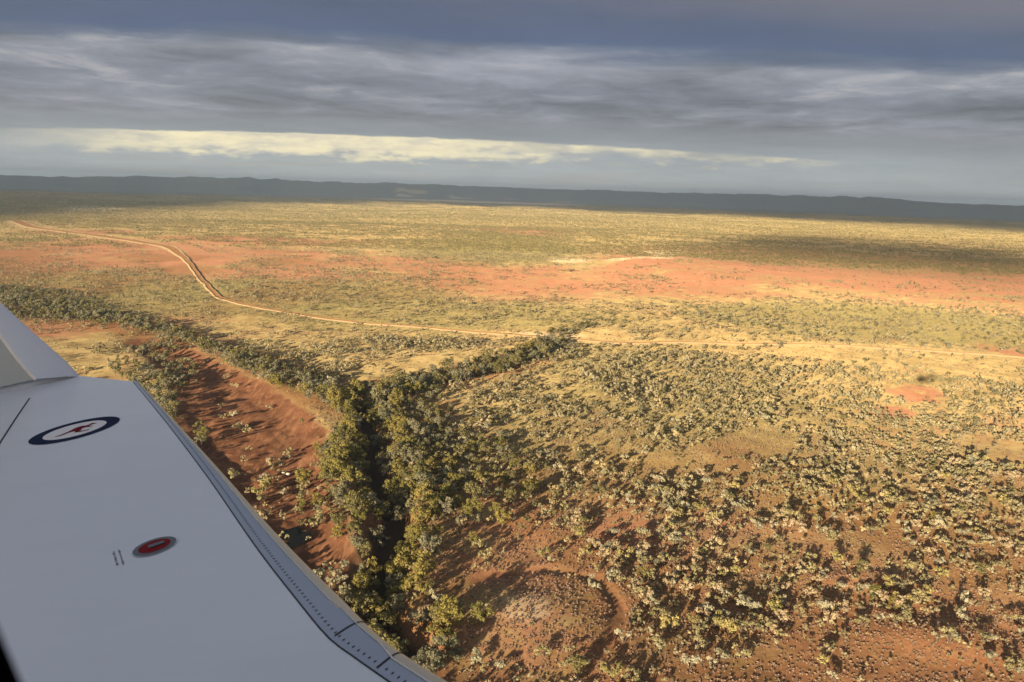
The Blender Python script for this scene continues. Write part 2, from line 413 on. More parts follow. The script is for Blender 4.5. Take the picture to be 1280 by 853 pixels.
def leaf_material(name, cols, trans=.3, seed=0.):
    m, t, out = mat_new(name)
    oi = t.new('ShaderNodeObjectInfo'); rnd = oi.outputs['Random']
    stops = [(i / max(1, len(cols) - 1), c) for i, c in enumerate(cols)]
    c = t.ramp(rnd, stops)
    co = t.new('ShaderNodeNewGeometry').outputs['Position']
    n = t.noise(co, .9, 3, .6)
    k = t.math('ADD', .62, t.math('MULTIPLY', n, .76)); c = t.mix(1., c, t.comb(k, k, k), 'MULTIPLY')
    d = t.new('ShaderNodeBsdfDiffuse'); t.l.new(c, d.inputs[0]); tr = t.new('ShaderNodeBsdfTranslucent'); t.l.new(c, tr.inputs[0])
    mx = t.new('ShaderNodeMixShader'); mx.inputs[0].default_value = trans; t.l.new(d.outputs[0], mx.inputs[1]); t.l.new(tr.outputs[0], mx.inputs[2])
    t.l.new(mx.outputs[0], out.inputs[0]); return m


M_soil = ground_material()
M_leaf = {'grey-green': leaf_material('grey_green_leaves', [(.19, .19, .12), (.25, .235, .155), (.17, .17, .105)]),
          'olive': leaf_material('olive_leaves', [(.18, .17, .075), (.23, .205, .09), (.15, .145, .065)]),
          'yellow-green': leaf_material('yellow_green_leaves', [(.22, .20, .062), (.28, .235, .08), (.18, .175, .058)]),
          'dry tan': leaf_material('dry_tan_twigs', [(.26, .20, .13), (.32, .23, .16), (.22, .16, .10)], .15)}
M_scrub = leaf_material('scrub_leaves', [(.27, .245, .14), (.44, .40, .27), (.32, .285, .15), (.50, .42, .24), (.24, .21, .12), (.38, .32, .20)])
M_farscrub = leaf_material('far_scrub_leaves', [(.27, .235, .10), (.37, .315, .14), (.30, .26, .11), (.23, .20, .09)])
M_spin = leaf_material('spinifex_blades', [(.40, .28, .18), (.48, .33, .25), (.33, .24, .14), (.47, .30, .24)], .2)
M_bark = principled('bark', (.14, .10, .07), .9, bump=(6, .5, .05), noise_amt=.5)

# ------------------------------------------------------------------ terrain sheet
def build_ground():
    fine = np.arange(-44, 44.01, .19); coarse = np.linspace(44, 316, 46)[1:-1]
    ang = np.radians(np.concatenate([fine, coarse])); na = len(ang)
    rr = [4, 20, 50, 80, 100]
    while rr[-1] < 25500: rr.append(rr[-1] * (1.0085 if rr[-1] < 9000 else 1.012))
    rr = np.array(rr); nr = len(rr)
    A, Rr = np.meshgrid(ang, rr)
    x = Rr * np.sin(A); y = Rr * np.cos(A)
    xf, yf = x.ravel(), y.ravel()
    z = H(xf, yf)
    co = np.vstack([np.stack([xf, yf, z], 1), [[0, 0, 0]]])
    i, j = np.meshgrid(np.arange(nr - 1), np.arange(na), indexing='ij'); j2 = (j + 1) % na
    quads = np.stack([i * na + j, i * na + j2, (i + 1) * na + j2, (i + 1) * na + j], -1).reshape(-1, 4)[:, ::-1]
    me = mesh_np('ground', co, quads)
    f = features(xf, yf)
    zone = np.ones((len(co), 4), np.float32); zone2 = np.zeros((len(co), 4), np.float32); zone2[:, 3] = 1
    s = f['sand'].astype(float)
    ds, _ = pline(xf + (fbm(xf, yf, 12, 3, 7) - .5) * 9, yf + (fbm(xf, yf, 12, 3, 8) - .5) * 9, SAND + SAND[:1])
    sand = ss(-2, 2.5, np.where(s > 0, ds, -ds))
    gul = 1 - ss(1.0, 2.4, f['gully'])
    sand = np.maximum(sand, gul * .75 * ss(.3, .5, fbm(xf, yf, 8, 3, 45)))
    # bare sandy bars beyond the left bank
    zone[:-1, 0] = f['red']; zone[:-1, 1] = f['green']; zone[:-1, 2] = sand
    zone[:, 3] = 0; zone[:-1, 3] = (1 - ss(3, 7, f['creek'])) * (1 - .5 * sand)  # alpha masks the shade painted along the creek floor
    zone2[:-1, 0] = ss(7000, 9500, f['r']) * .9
    pale = np.zeros_like(xf)
    for a in [(845, 318, 38, 6), (800, 330, 60, 5), (700, 325, 40, 4), (690, 420, 60, 4), (150, 262, 60, 4)]: pale = np.maximum(pale, .6 * blob(f['wx'], f['wy'], *a))
    c = G(690, 768); c = G(655, 765); pale = np.maximum(pale, .62 * (1 - ss(.3, 1.2, np.hypot((xf - c[0]) / 15, (yf - c[1]) / 15))))  # sunlit left and top of the mound painted paler
    r = f['r']; az = np.degrees(np.arctan2(xf, yf))
    pale = np.maximum(pale, 1.1 * np.exp(-((az - -3) / 9.) ** 2) * ss(9600, 9800, r) * (1 - ss(11600, 11900, r)))  # sunlit strip across the shaded basin, painted as pale ground
    for a0, a1, r0, r1 in [(-5.2, -2.7, 14000, 15600), (-2.4, 1.2, 14000, 15900), (1.9, 4.4, 14000, 15400), (-9, -6.0, 14000, 15400)]:
        pale = np.maximum(pale, .8 * ss(.42, .6, fbm(xf, yf, 500, 4, 66)) * ss(a0, a0 + .5, az) * (1 - ss(a1 - .5, a1, az)) * ss(r0, r0 + 100, r) * (1 - ss(r1 - 100, r1, r)))
    zone2[:-1, 1] = pale.clip(0, 1); zone2[:-1, 0] *= 1 - zone2[:-1, 1]
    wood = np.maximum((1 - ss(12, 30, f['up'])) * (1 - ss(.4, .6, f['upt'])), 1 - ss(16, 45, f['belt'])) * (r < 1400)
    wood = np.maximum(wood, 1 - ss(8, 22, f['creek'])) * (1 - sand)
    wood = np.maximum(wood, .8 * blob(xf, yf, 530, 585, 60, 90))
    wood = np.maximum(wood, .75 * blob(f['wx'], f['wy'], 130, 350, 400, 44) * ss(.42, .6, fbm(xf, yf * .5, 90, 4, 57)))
    wood = np.maximum(wood, .8 * (1 - ss(260, 430, yf)) * ss(.35, .6, fbm(xf, yf, 40, 3, 55) + .1) * (1 - sand)); c = G(650, 775); wood = wood * ss(.3, 1.1, np.hypot((xf - c[0]) / 22, (yf - c[1]) / 20))  # foreground painted darker through this mask, imitating dimming towards the lower edge
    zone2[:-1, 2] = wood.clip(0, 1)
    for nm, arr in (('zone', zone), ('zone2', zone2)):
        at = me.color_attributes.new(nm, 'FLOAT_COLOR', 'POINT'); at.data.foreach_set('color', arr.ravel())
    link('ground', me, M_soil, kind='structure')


build_ground()

# dark still pool in the bend of the river bed
M_water = principled('still_water', (.008, .009, .006), .2, spec=.04, bump=(3, .15, .01))
def water(name, px, py, rx, ry, zoff):
    c = G(px, py); n = 40; a = np.linspace(0, 2 * np.pi, n, endpoint=False)
    hx = np.hypot(*(G(px + rx, py) - c)); hy = np.hypot(*(G(px, py - ry) - c))
    rad = 1 + .16 * np.sin(3 * a + 1) + .1 * np.sin(5 * a)
    z = Hs(c[0], c[1]) + zoff
    P = np.stack([c[0] + hx * rad * np.cos(a), c[1] + hy * rad * np.sin(a), np.full(n, z)], 1)
    P = np.vstack([P, [[c[0], c[1], z]]])
    me = mesh_np(name, P, [(i, (i + 1) % n, n) for i in range(n)]); link(name, me, M_water, kind='structure')
water('water_pool', 365, 668, 20, 13, .35)


def build_road():
    """two-rutted dirt track: low pale windrows either side of a darker middle"""
    W_ = np.array([G(*p) for p in ROAD]); seg = np.concatenate([[0], np.cumsum(np.hypot(*np.diff(W_, axis=0).T))])
    q = np.concatenate([np.arange(0, seg[-1], 9.0)]); cx = np.interp(q, seg, W_[:, 0]); cy = np.interp(q, seg, W_[:, 1])
    cx = cx + (fbm(q, q * 0, 60, 3, 91) - .5) * 5; cy = cy + (fbm(q, q * 0 + 9, 60, 3, 92) - .5) * 5
    tx = np.gradient(cx); ty = np.gradient(cy); L = np.hypot(tx, ty); nx_, ny_ = -ty / L, tx / L
    r_ = np.hypot(cx, cy); wid = (.56 + 1.9 * ss(1150, 1900, r_)) * (1 - .35 * ss(0, 250, cx))
    prof = [(-8.5, -.3, 0), (-6.6, .15, .0), (-5.2, .6, .1), (-3.9, .3, 1), (-1.2, .12, 1), (1.2, .12, 1), (3.9, .3, 1), (5.2, .5, .1), (6.6, .15, 0), (8.5, -.3, 0)]
    hc = H(cx, cy); zr = np.maximum(np.maximum(hc, np.roll(hc, 1)), np.roll(hc, -1)); zr = np.where(r_ > 1200, zr, hc)
    V = []; tone = []
    for o_, h, tn in prof:
        X, Y_ = cx + nx_ * o_ * wid, cy + ny_ * o_ * wid
        V.append(np.stack([X, Y_, zr + h + .12 + .00025 * r_ + 1.6 * ss(1300, 3000, r_)], 1)); tone.append(np.full(len(X), tn))
    n, k = len(cx), len(prof); V = np.stack(V, 1).reshape(-1, 3); tone = np.stack(tone, 1).ravel()
    i, j = np.meshgrid(np.arange(n - 1), np.arange(k - 1), indexing='ij'); F_ = np.stack([i * k + j, i * k + j + 1, (i + 1) * k + j + 1, (i + 1) * k + j], -1).reshape(-1, 4)
    me = mesh_np('dirt_road', V, F_); at = me.attributes.new('dark_mid', 'FLOAT', 'POINT'); at.data.foreach_set('value', tone.astype(np.float32))
    m, t, out = mat_new('graded_dirt'); co = t.new('ShaderNodeNewGeometry').outputs['Position']; a = t.new('ShaderNodeAttribute', attribute_name='dark_mid')
    n2 = t.noise(co, .12, 5, .65); f = t.math('ADD', a.outputs['Fac'], t.math('MULTIPLY', t.math('SUBTRACT', n2, .5), .5))
    c = t.mix(t.maprange(f, .3, .7), t.mix(n2, (.30, .22, .125, 1), (.38, .285, .17, 1)), t.mix(n2, (.17, .085, .035, 1), (.24, .13, .055, 1)))
    p = t.new('ShaderNodeBsdfPrincipled'); p.inputs['Roughness'].default_value = .95; p.inputs['Specular IOR Level'].default_value = .05; p.inputs['Diffuse Roughness'].default_value = 1.
    t.l.new(c, p.inputs['Base Color']); t.l.new(p.outputs[0], out.inputs[0])
    link('dirt_road', me, m, kind='structure')


build_road()

# two pale stones lying on the river sand
for (px, py, nm_, sd) in ((355, 586, 'small pale rock on the red river sand, left one of a close pair', 1), (360, 588, 'small pale rock on the red river sand, right one of a close pair', 2)):
    g = np.random.default_rng(sd); c = G(px, py); zz = Hs(*c); Vv = []; Ff = []
    for i in range(6):
        for j in range(8):
            ph = math.pi * i / 5; th_ = 2 * math.pi * j / 8; k = .8 + .35 * g.random()
            Vv.append((c[0] + 1.1 * k * math.sin(ph) * math.cos(th_), c[1] + .8 * k * math.sin(ph) * math.sin(th_), zz + .3 + .7 * k * math.cos(ph)))
    for i in range(5):
        for j in range(8): Ff.append((i * 8 + j, (i + 1) * 8 + j, (i + 1) * 8 + (j + 1) % 8, i * 8 + (j + 1) % 8))
    link('rock', mesh_np('rock', Vv, Ff), principled('pale_stone', (.62, .56, .48), .85, noise_amt=.4), label=nm_, cat='rock', group='pale rocks on the river sand')

# ------------------------------------------------------------------ plants
rng = np.random.default_rng(7)


def leafy(cent, rad, n, size, r, flat=1.0, hollow=.55):
    """leaf sprays spread over the shells of puffs: arrays of quads"""
    V = []; 
    for (c, R) in zip(cent, rad):
        k = max(6, int(n * (R / np.mean(rad)) ** 2))
        d = r.normal(size=(k, 3)); d /= np.linalg.norm(d, axis=1)[:, None]
        d[:, 2] = np.where(d[:, 2] < -.45, -d[:, 2], d[:, 2])
        p = c + d * R * (hollow + (1 - hollow) * r.random((k, 1))) * np.array([1, 1, flat])
        nrm = d + r.normal(size=(k, 3)) * .45; nrm /= np.linalg.norm(nrm, axis=1)[:, None]
        t = np.cross(nrm, r.normal(size=(k, 3))); t /= np.linalg.norm(t, axis=1)[:, None]; b = np.cross(nrm, t)
        s = size * (.6 + .8 * r.random((k, 1)))
        V.append(np.stack([p - t * s - b * s * .55, p + t * s * .5 - b * s * .9, p + t * s + b * s * .5, p - t * s * .45 + b * s * .95], 1))
    V = np.concatenate(V); return V.reshape(-1, 3), np.arange(len(V) * 4).reshape(-1, 4)


def tube(P, R, k=6):
    P = np.array(P, float); v = []; f = []
    for i, (p, r_) in enumerate(zip(P, R)):
        d = P[min(i + 1, len(P) - 1)] - P[max(i - 1, 0)]; d /= np.linalg.norm(d)
        u = np.cross(d, [0.3, 1, .1]); u /= np.linalg.norm(u); w_ = np.cross(d, u)
        for a in np.linspace(0, 2 * np.pi, k, endpoint=False): v.append(p + r_ * (np.cos(a) * u + np.sin(a) * w_))
    for i in range(len(P) - 1):
        for a in range(k): f.append((i * k + a, i * k + (a + 1) % k, (i + 1) * k + (a + 1) % k, (i + 1) * k + a))
    return v, f


def join(parts):
    v = []; f = []; o = 0
    for a, b in parts:
        v.append(np.asarray(a, float)); f.append(np.asarray(b, int) + o); o += len(a)
    return np.concatenate(v), np.concatenate(f)


def tree_meshes(seed, colour):
    """unit tree: about 8 m high with a 3.6 m crown radius"""
    r = np.random.default_rng(seed)
    n = r.integers(17, 25)
    cent = []; rad = []
    lean = r.normal(size=2) * .5
    for i in range(n):
        a = r.random() * 6.283; q = math.sqrt(r.random()) * 2.8
        h = 1.7 + r.random() ** .8 * 5.0 - .22 * q * q * .6
        cent.append([lean[0] * h / 4 + q * math.cos(a), lean[1] * h / 4 + q * math.sin(a), h]); rad.append(.75 + r.random() * .75)
    cent = np.array(cent); rad = np.array(rad)
    v, f = leafy(cent, rad, 44, .21, r, .85)
    crown = mesh_np('crown', v, f, False); crown.materials.append(M_leaf[colour])
    base = np.array([0, 0, -.5]); fork = np.array([lean[0] * .5, lean[1] * .5, 2.0])
    ps = [tube([base, [lean[0] * .1, lean[1] * .1, .8], fork], [.28, .22, .18])]
    for c in cent[:7]:
        mid = (fork + c) / 2 + r.normal(size=3) * .2; ps.append(tube([fork, mid, c], [.13, .09, .03], 5))
    v, f = join(ps); trunk = mesh_np('trunk', v, f); trunk.materials.append(M_bark)
    return trunk, crown


def shrub_meshes(seed, colour, tall=1.0):
    """unit shrub: 2.2 m high, 1.6 m crown radius"""
    r = np.random.default_rng(seed); n = r.integers(6, 10); cent = []; rad = []
    for i in range(n):
        a = r.random() * 6.283; q = math.sqrt(r.random()) * 1.15
        cent.append([q * math.cos(a), q * math.sin(a), (.75 + r.random() * 1.0) * tall]); rad.append(.36 + r.random() * .36)
    v, f = leafy(np.array(cent), np.array(rad), 34, .13, r, .85)
    crown = mesh_np('crown', v, f, False); crown.materials.append(PALE[colour])
    ps = [tube([[0, 0, -.3], np.array(c) * .5 + [0, 0, .1], c], [.06, .045, .02], 4) for c in cent[:6]]
    v, f = join(ps); stem = mesh_np('stem', v, f); stem.materials.append(M_bark)
    return stem, crown


def single_mesh(seed, kind):
    r = np.random.default_rng(seed)
    if kind == 'tree':
        n = 8; c = np.stack([r.normal(size=n) * 1.4, r.normal(size=n) * 1.4, 3.2 + r.random(n) * 3.2], 1)
        v, f = leafy(c, .9 + r.random(n) * .7, 26, .34, r, .85); t = tube([[0, 0, -.5], [0, 0, 2.5], c[0]], [.25, .18, .05], 4)
        mats = [M_leaf['olive' if seed % 2 else 'grey-green'], M_bark]
    elif kind == 'shrub':
        n = r.integers(4, 7); c = np.stack([r.normal(size=n) * .65, r.normal(size=n) * .65, .6 + r.random(n) * 1.1], 1)
        v, f = leafy(c, .34 + r.random(n) * .36, 20, .17, r, .85); t = tube([[0, 0, -.3], [0, 0, .5], c[0]], [.06, .05, .02], 3)
        mats = [M_scrub, M_bark]
    elif kind == 'far':
        n = 4; c = np.stack([r.normal(size=n) * .9, r.normal(size=n) * .9, .7 + r.random(n) * 1.2], 1)
        v, f = leafy(c, .6 + r.random(n) * .4, 8, .42, r, .85); t = tube([[0, 0, -.3], [0, 0, .5], c[0]], [.08, .06, .03], 3)
        mats = [M_farscrub, M_bark]
    else:   # spinifex hummock
        k = 26; a = r.random(k) * 6.283; rr = .15 + .35 * r.random(k)
        d = np.stack([np.cos(a), np.sin(a)], 1); V = []
        for i in range(k):
            p = np.array([*(d[i] * rr[i] * .4), -.05]); q = np.array([*(d[i] * rr[i] * 1.2), .18 + .3 * r.random()]); s_ = np.array([-d[i][1], d[i][0], 0]) * .10
            V.append([p - s_ * 1.3, p + s_ * 1.3, q + s_, q - s_])
        v = np.array(V).reshape(-1, 3); f = np.arange(len(v)).reshape(-1, 4); t = None; mats = [M_spin]
    if t is not None:
        nleaf = len(f); v, f = join([(v, f), t]); me = mesh_np(kind, v, f, False)
        me.materials.append(mats[0]); me.materials.append(mats[1])
        me.polygons.foreach_set('material_index', (np.arange(len(f)) >= nleaf).astype(np.int32))
    else:
        me = mesh_np(kind, v, f, False); me.materials.append(mats[0])
    return me


def scatter(name, P, scl, rot, idx, meshes, label, cat):
    """one object that sets plants on many points by geometry nodes"""
    colx = bpy.data.collections.new(name + '_kinds')
    for i, m_ in enumerate(meshes):
        o = bpy.data.objects.new('%s_%02d' % (name, i), m_); colx.objects.link(o)
    me = bpy.data.meshes.new(name); me.vertices.add(len(P)); me.vertices.foreach_set('co', np.asarray(P, np.float32).ravel())
    a = me.attributes.new('scl', 'FLOAT_VECTOR', 'POINT'); a.data.foreach_set('vector', np.asarray(scl, np.float32).ravel())
    a = me.attributes.new('rot', 'FLOAT_VECTOR', 'POINT'); a.data.foreach_set('vector', np.asarray(rot, np.float32).ravel())
    a = me.attributes.new('idx', 'INT', 'POINT'); a.data.foreach_set('value', np.asarray(idx, np.int32))
    o = link(name, me, None, kind='stuff', label=label, cat=cat)
    ng = bpy.data.node_groups.new(name, 'GeometryNodeTree')
    ng.interface.new_socket('Geometry', in_out='INPUT', socket_type='NodeSocketGeometry'); ng.interface.new_socket('Geometry', in_out='OUTPUT', socket_type='NodeSocketGeometry')
    t = NT(ng); gi = t.new('NodeGroupInput'); go = t.new('NodeGroupOutput')
    ci = t.new('GeometryNodeCollectionInfo'); ci.inputs[0].default_value = colx; ci.inputs[1].default_value = True; ci.inputs[2].default_value = True
    def att(nm, ty): x = t.new('GeometryNodeInputNamedAttribute', data_type=ty); x.inputs[0].default_value = nm; return x.outputs[0]
    ip = t.new('GeometryNodeInstanceOnPoints'); t.l.new(gi.outputs[0], ip.inputs['Points']); t.l.new(ci.outputs[0], ip.inputs['Instance'])
    ip.inputs['Pick Instance'].default_value = True; t.l.new(att('idx', 'INT'), ip.inputs['Instance Index'])
    t.l.new(att('rot', 'FLOAT_VECTOR'), ip.inputs['Rotation']); t.l.new(att('scl', 'FLOAT_VECTOR'), ip.inputs['Scale'])
    t.l.new(ip.outputs[0], go.inputs[0])
    md = o.modifiers.new('plants', 'NODES'); md.node_group = ng
    return o


def cells(r0, r1, spacing, seed, az=38.5):
    """jittered points filling the part of the plain the view takes in"""
    r = np.random.default_rng(seed); area = math.radians(2 * az) / 2 * (r1 ** 2 - r0 ** 2); n = int(area / spacing ** 2)
    R = np.sqrt(r0 ** 2 + r.random(n) * (r1 ** 2 - r0 ** 2)); A = np.radians((r.random(n) * 2 - 1) * az)
    return R * np.sin(A), R * np.cos(A), r


def tree_density(x, y, f):
    d = np.zeros_like(x)
    bw = 14 + 62 * ss(.40, .05, f['beltt']); d = np.maximum(d, 1 - ss(bw * .75, bw * 1.25, f['belt']))
    uw = 13 - 5 * f['upt']; d = np.maximum(d, .95 * (1 - ss(uw * .7, uw * 1.3, f['up'])) * (1 - .85 * ss(.45, .75, f['upt'])))
    d = np.maximum(d, (1 - ss(15, 22, f['creek'])) * .9)
    d = np.maximum(d, 1.3 * blob(x, y, 524, 575, 46, 85, .35)); d = np.maximum(d, .45 * blob(x, y, 590, 600, 90, 80, .5))
    for a, k in [((222, 475, 22, 14), .8), ((205, 505, 16, 40), 1.), ((180, 478, 20, 14), .9), ((160, 462, 26, 10), .7), ((175, 437, 14, 5), .9), ((252, 545, 6, 14), .8), ((397, 640, 12, 22), .8), ((370, 648, 22, 10), .35),
                 ((432, 655, 14, 26), .9), ((452, 712, 16, 20), .8), ((518, 724, 10, 9), .9), ((478, 770, 26, 12), .5), ((540, 815, 7, 9), .8), ((415, 590, 16, 40), .8)]:
        d = np.maximum(d, k * blob(x, y, *a, soft=.3))
    gapw = 1.6 + 4.2 * vnoise(x / 13, y / 13, 88); d = d * ss(gapw * .55, gapw * 1.1, f['creek'])
    s = f['sand']; d = np.where(s, d * 0.0, d)
    for a, k in [((198, 440, 20, 14), .9), ((222, 470, 22, 18), 1.), ((208, 505, 16, 40), 1.2), ((248, 545, 8, 18), 1.), ((397, 640, 12, 22), .9), ((376, 530, 5, 4), .9), ((376, 600, 6, 4), .9), ((432, 655, 14, 28), 1.2), ((415, 590, 12, 40), .9), ((385, 640, 24, 12), .6), ((405, 560, 8, 12), .6)]:
        d = np.maximum(d, k * blob(x, y, *a, soft=.3) * s)
    d = d * ss(7, 10, f['road'])
    return d


def shrub_density(x, y, f):
    r = f['r']
    n = fbm(x, y, 42, 4, 61, .6); n2 = fbm(x, y, 240, 3, 63)
    d = .36 + 2.3 * (n - .5) + .8 * (n2 - .5)
    B = lambda *a: blob(f['wx'], f['wy'], *a)
    for a, k in [((820, 480, 240, 60), .28), ((1010, 402, 110, 24), .9), ((1190, 402, 120, 16), .6), ((1180, 520, 140, 70), .22), ((600, 310, 110, 20), .55), ((430, 365, 170, 16), .6), ((60, 358, 220, 20), .7), ((480, 275, 300, 10), .4), ((1000, 322, 300, 12), .5), ((900, 650, 330, 80), .35), ((1190, 560, 120, 60), .1), ((1050, 330, 280, 8), .3),
                 ((480, 268, 330, 12), .15), ((600, 540, 80, 60), .4), ((380, 425, 200, 24), .3), ((1180, 640, 160, 60), .4), ((1050, 770, 240, 60), .5), ((860, 760, 100, 60), .4)]: d = d + k * B(*a)
    for a, k in [((1080, 350, 320, 24), .6), ((640, 350, 110, 20), .3), ((200, 318, 220, 14), .35), ((480, 440, 90, 14), .12), ((1135, 505, 45, 16), .6), ((670, 775, 90, 42), .9), ((950, 560, 50, 16), .6), ((770, 650, 40, 40), .5),
                 ((640, 262, 700, 6), .1), ((1190, 450, 140, 30), .1)]: d = d - k * B(*a)
    d = d + .22 * B(600, 375, 760, 62)
    d = d - .45 * (1 - ss(40, 80, f['up'])) * (1 - ss(.6, .8, f['upt']))
    clear = np.where((f['r'] > 1100) & (x < 0), 45., 0.)
    d = d * (1 - f['sand']) * ss(7 + clear * .5, 12 + clear, f['road']) * ss(2, 5, f['gully']) * (1 - .8 * blob(x, y, 665, 775, 95, 50, .4)) * ss(4, 8, f['creek'])
    return np.clip(d, 0, 1)


# ---- candidate trees
x, y, r = cells(140, 1500, 4.0, 11)
f = features(x, y); keep = r.random(len(x)) < tree_density(x, y, f) * np.where(f['r'] > 500, .75, .9)
# scattered trees in the open scrub
keep |= r.random(len(x)) < .035 * shrub_density(x, y, f) * (f['r'] < 1400)
x, y = x[keep], y[keep]
# keep crowns from piling up
order = r.permutation(len(x)); taken = {}; ok = []; SP = 3.6
for i in order:
    kx, ky = int(x[i] // SP), int(y[i] // SP); bad = False
    for a in (-1, 0, 1):
        for b in (-1, 0, 1):
            for (u, v_) in taken.get((kx + a, ky + b), ()):
                if (u - x[i]) ** 2 + (v_ - y[i]) ** 2 < SP ** 2: bad = True
    if not bad: ok.append(i); taken.setdefault((kx, ky), []).append((x[i], y[i]))
x, y = x[ok], y[ok]; z = H(x, y)
riv = tree_density(x, y, features(x, y)) > .3
scl = np.where(riv, 0.5 + .55 * r.random(len(x)), .40 + .3 * r.random(len(x)))
fz = features(x, y); scl = scl * np.where(np.hypot(x, y) > 900, .9, 1) * np.where((fz['creek'] < 20) | (fz['belt'] < 14), 1.22, 1.) * np.where((fz['up'] < 22) & (fz['upt'] < .62), 1.45, 1.)
T = dict(x=x, y=y, z=z, s=scl, rot=r.random(len(x)) * 6.283)
u, v, dd = PX(x, y, z + 4 * scl)
import itertools
def in_wing(u, v):
    c = np.zeros(np.shape(u), bool); j = len(WINGPOLY) - 1
    for i in range(len(WINGPOLY)):
        xi, yi = WINGPOLY[i]; xj, yj = WINGPOLY[j]
        c ^= ((yi > v) != (yj > v)) & (u < (xj - xi) * (v - yi) / (yj - yi + 1e-9) + xi); j = i
    return c
vis = (u > -4) & (u < 1284) & (v < 860) & (v > 0) & ~in_wing(u - 6, v + 6)
score = np.where(vis, scl / dd, -1)
top = np.argsort(-score)[:300]
ind = np.zeros(len(x), bool); ind[top] = True
COLOURS = ['grey-green', 'olive', 'yellow-green']
TREES = {c: [tree_meshes(100 + 10 * i + k, c) for k in range(4)] for i, c in enumerate(COLOURS)}
PALE = {'grey-green': leaf_material('pale_grey_green_shrub', [(.34, .33, .23), (.44, .41, .29), (.29, .28, .19)]),
        'olive': leaf_material('olive_shrub', [(.29, .265, .14), (.36, .32, .17), (.24, .22, .12)]),
        'yellow-green': leaf_material('yellow_green_shrub', [(.34, .31, .12), (.41, .35, .15), (.29, .26, .11)]),
        'dry tan': leaf_material('dry_tan_shrub', [(.34, .27, .17), (.40, .32, .21), (.29, .23, .14)], .15)}
SHRUBS = {c: [shrub_meshes(200 + 10 * i + k, c) for k in range(3)] for i, c in enumerate(COLOURS + ['dry tan'])}

PLACES = [  # named by things one can find in the picture
    ('on the bare river sand', lambda u, v, f: f['sand']),
    ('between wing tip and red sand', lambda u, v, f: (u < 270) & (v > 425) & (v < 580)),
    ('in far left wood behind winglet', lambda u, v, f: (u < 215) & (v <= 440)),
    ('along far bank of red sand', lambda u, v, f: (f['belt'] < 30) & (u < 440)),
    ('on sand side of dark creek', lambda u, v, f: (f['creek'] < 24) & (u < 470) & (v > 490)),
    ('on creek arm below dirt road', lambda u, v, f: (f['up'] < 28)),
    ('in thick wood right of creek', lambda u, v, f: (u < 580) & (v > 480) & (v <= 650)),
    ('beside wing edge by lower creek', lambda u, v, f: (u < 545) & (v > 650)),
    ('on mound ringed by gully', lambda u, v, f: (np.abs(u - 672) < 95) & (v > 720)),
    ('outside the curved gully', lambda u, v, f: f['gully'] < 16),
    ('at bottom edge right of gully', lambda u, v, f: (v > 770) & (u < 960)),
    ('in lower right corner scrub', lambda u, v, f: (v > 740) & (u >= 960)),
    ('in red scrub above gully', lambda u, v, f: (v > 640) & (u < 800)),
    ('in red scrub right of gully', lambda u, v, f: (v > 640) & (u < 1040)),
    ('in red scrub near right edge', lambda u, v, f: (v > 640)),
    ('on slope right of creek wood', lambda u, v, f: (u < 760) & (v > 430)),
    ('in scrub around bare red patch', lambda u, v, f: (u > 1000) & (v > 430)),
    ('in scrub below straight road', lambda u, v, f: (v > 430)),
    ('on plain beyond dirt road', lambda u, v, f: (v > 0)),
]
ORD = ['', 'second ', 'third ', 'fourth ', 'fifth ', 'sixth ', 'seventh ', 'eighth ', 'ninth ', 'tenth ', 'eleventh ', 'twelfth ', 'thirteenth ', 'fourteenth ', 'fifteenth ', 'sixteenth ', 'seventeenth ', 'eighteenth ', 'nineteenth ', 'twentieth ']


def place_plants(idx, D, kind, meshes, colour_of, words, group, cat, partname, unit):
    X, Y_, Z = D['x'][idx], D['y'][idx], D['z'][idx]; S_ = D['s'][idx]
    f = features(X, Y_); u, v, dd = PX(X, Y_, Z + 1)
    place = np.full(len(X), -1)
    for k, (_, fn) in enumerate(PLACES):
        m = np.asarray(fn(u, v, f), bool) & (place < 0); place[m] = k
    q1, q2 = np.quantile(S_, [.33, .67]); size = np.where(S_ < q1, 0, np.where(S_ < q2, 1, 2))
    buckets = {}
    for i in range(len(X)): buckets.setdefault((int(size[i]), colour_of[i], int(place[i])), []).append(i)
    protos = {}
    for (sz, c, pl), L in buckets.items():
        L.sort(key=lambda i: u[i]); n = len(L)
        for k, i in enumerate(L):
            base = '%s %s %s %s' % (words[sz], c, cat, PLACES[pl][0])
            if n == 1: lab = base
            else:
                if k < (n + 1) // 2: nm = ORD[min(k, 19)]; side = 'leftmost' if k == 0 else nm + 'from left'
                else: kk = n - 1 - k; nm = ORD[min(kk, 19)]; side = 'rightmost' if kk == 0 else nm + 'from right'
                lab = base + ', ' + side
            var = (i * 7 + k) % len(meshes[c])
            a, b = meshes[c][var]
            o = bpy.data.objects.new(kind, None); COL.objects.link(o); o.empty_display_size = .1
            o.location = (X[i], Y_[i], Z[i]); o.rotation_euler = (0, 0, D['rot'][idx][i]); s_ = S_[i]
            hv = .85 + .3 * ((i * 37 % 101) / 101); o.scale = (s_, s_, s_ * hv)
            o['label'] = lab; o['category'] = cat; o['group'] = group
            for nm, me in ((partname, a), ('crown', b)):
                if (c, var, nm) in protos: ch = protos[(c, var, nm)].copy()
                else: ch = bpy.data.objects.new(nm, me); protos[(c, var, nm)] = ch
                COL.objects.link(ch); ch.parent = o


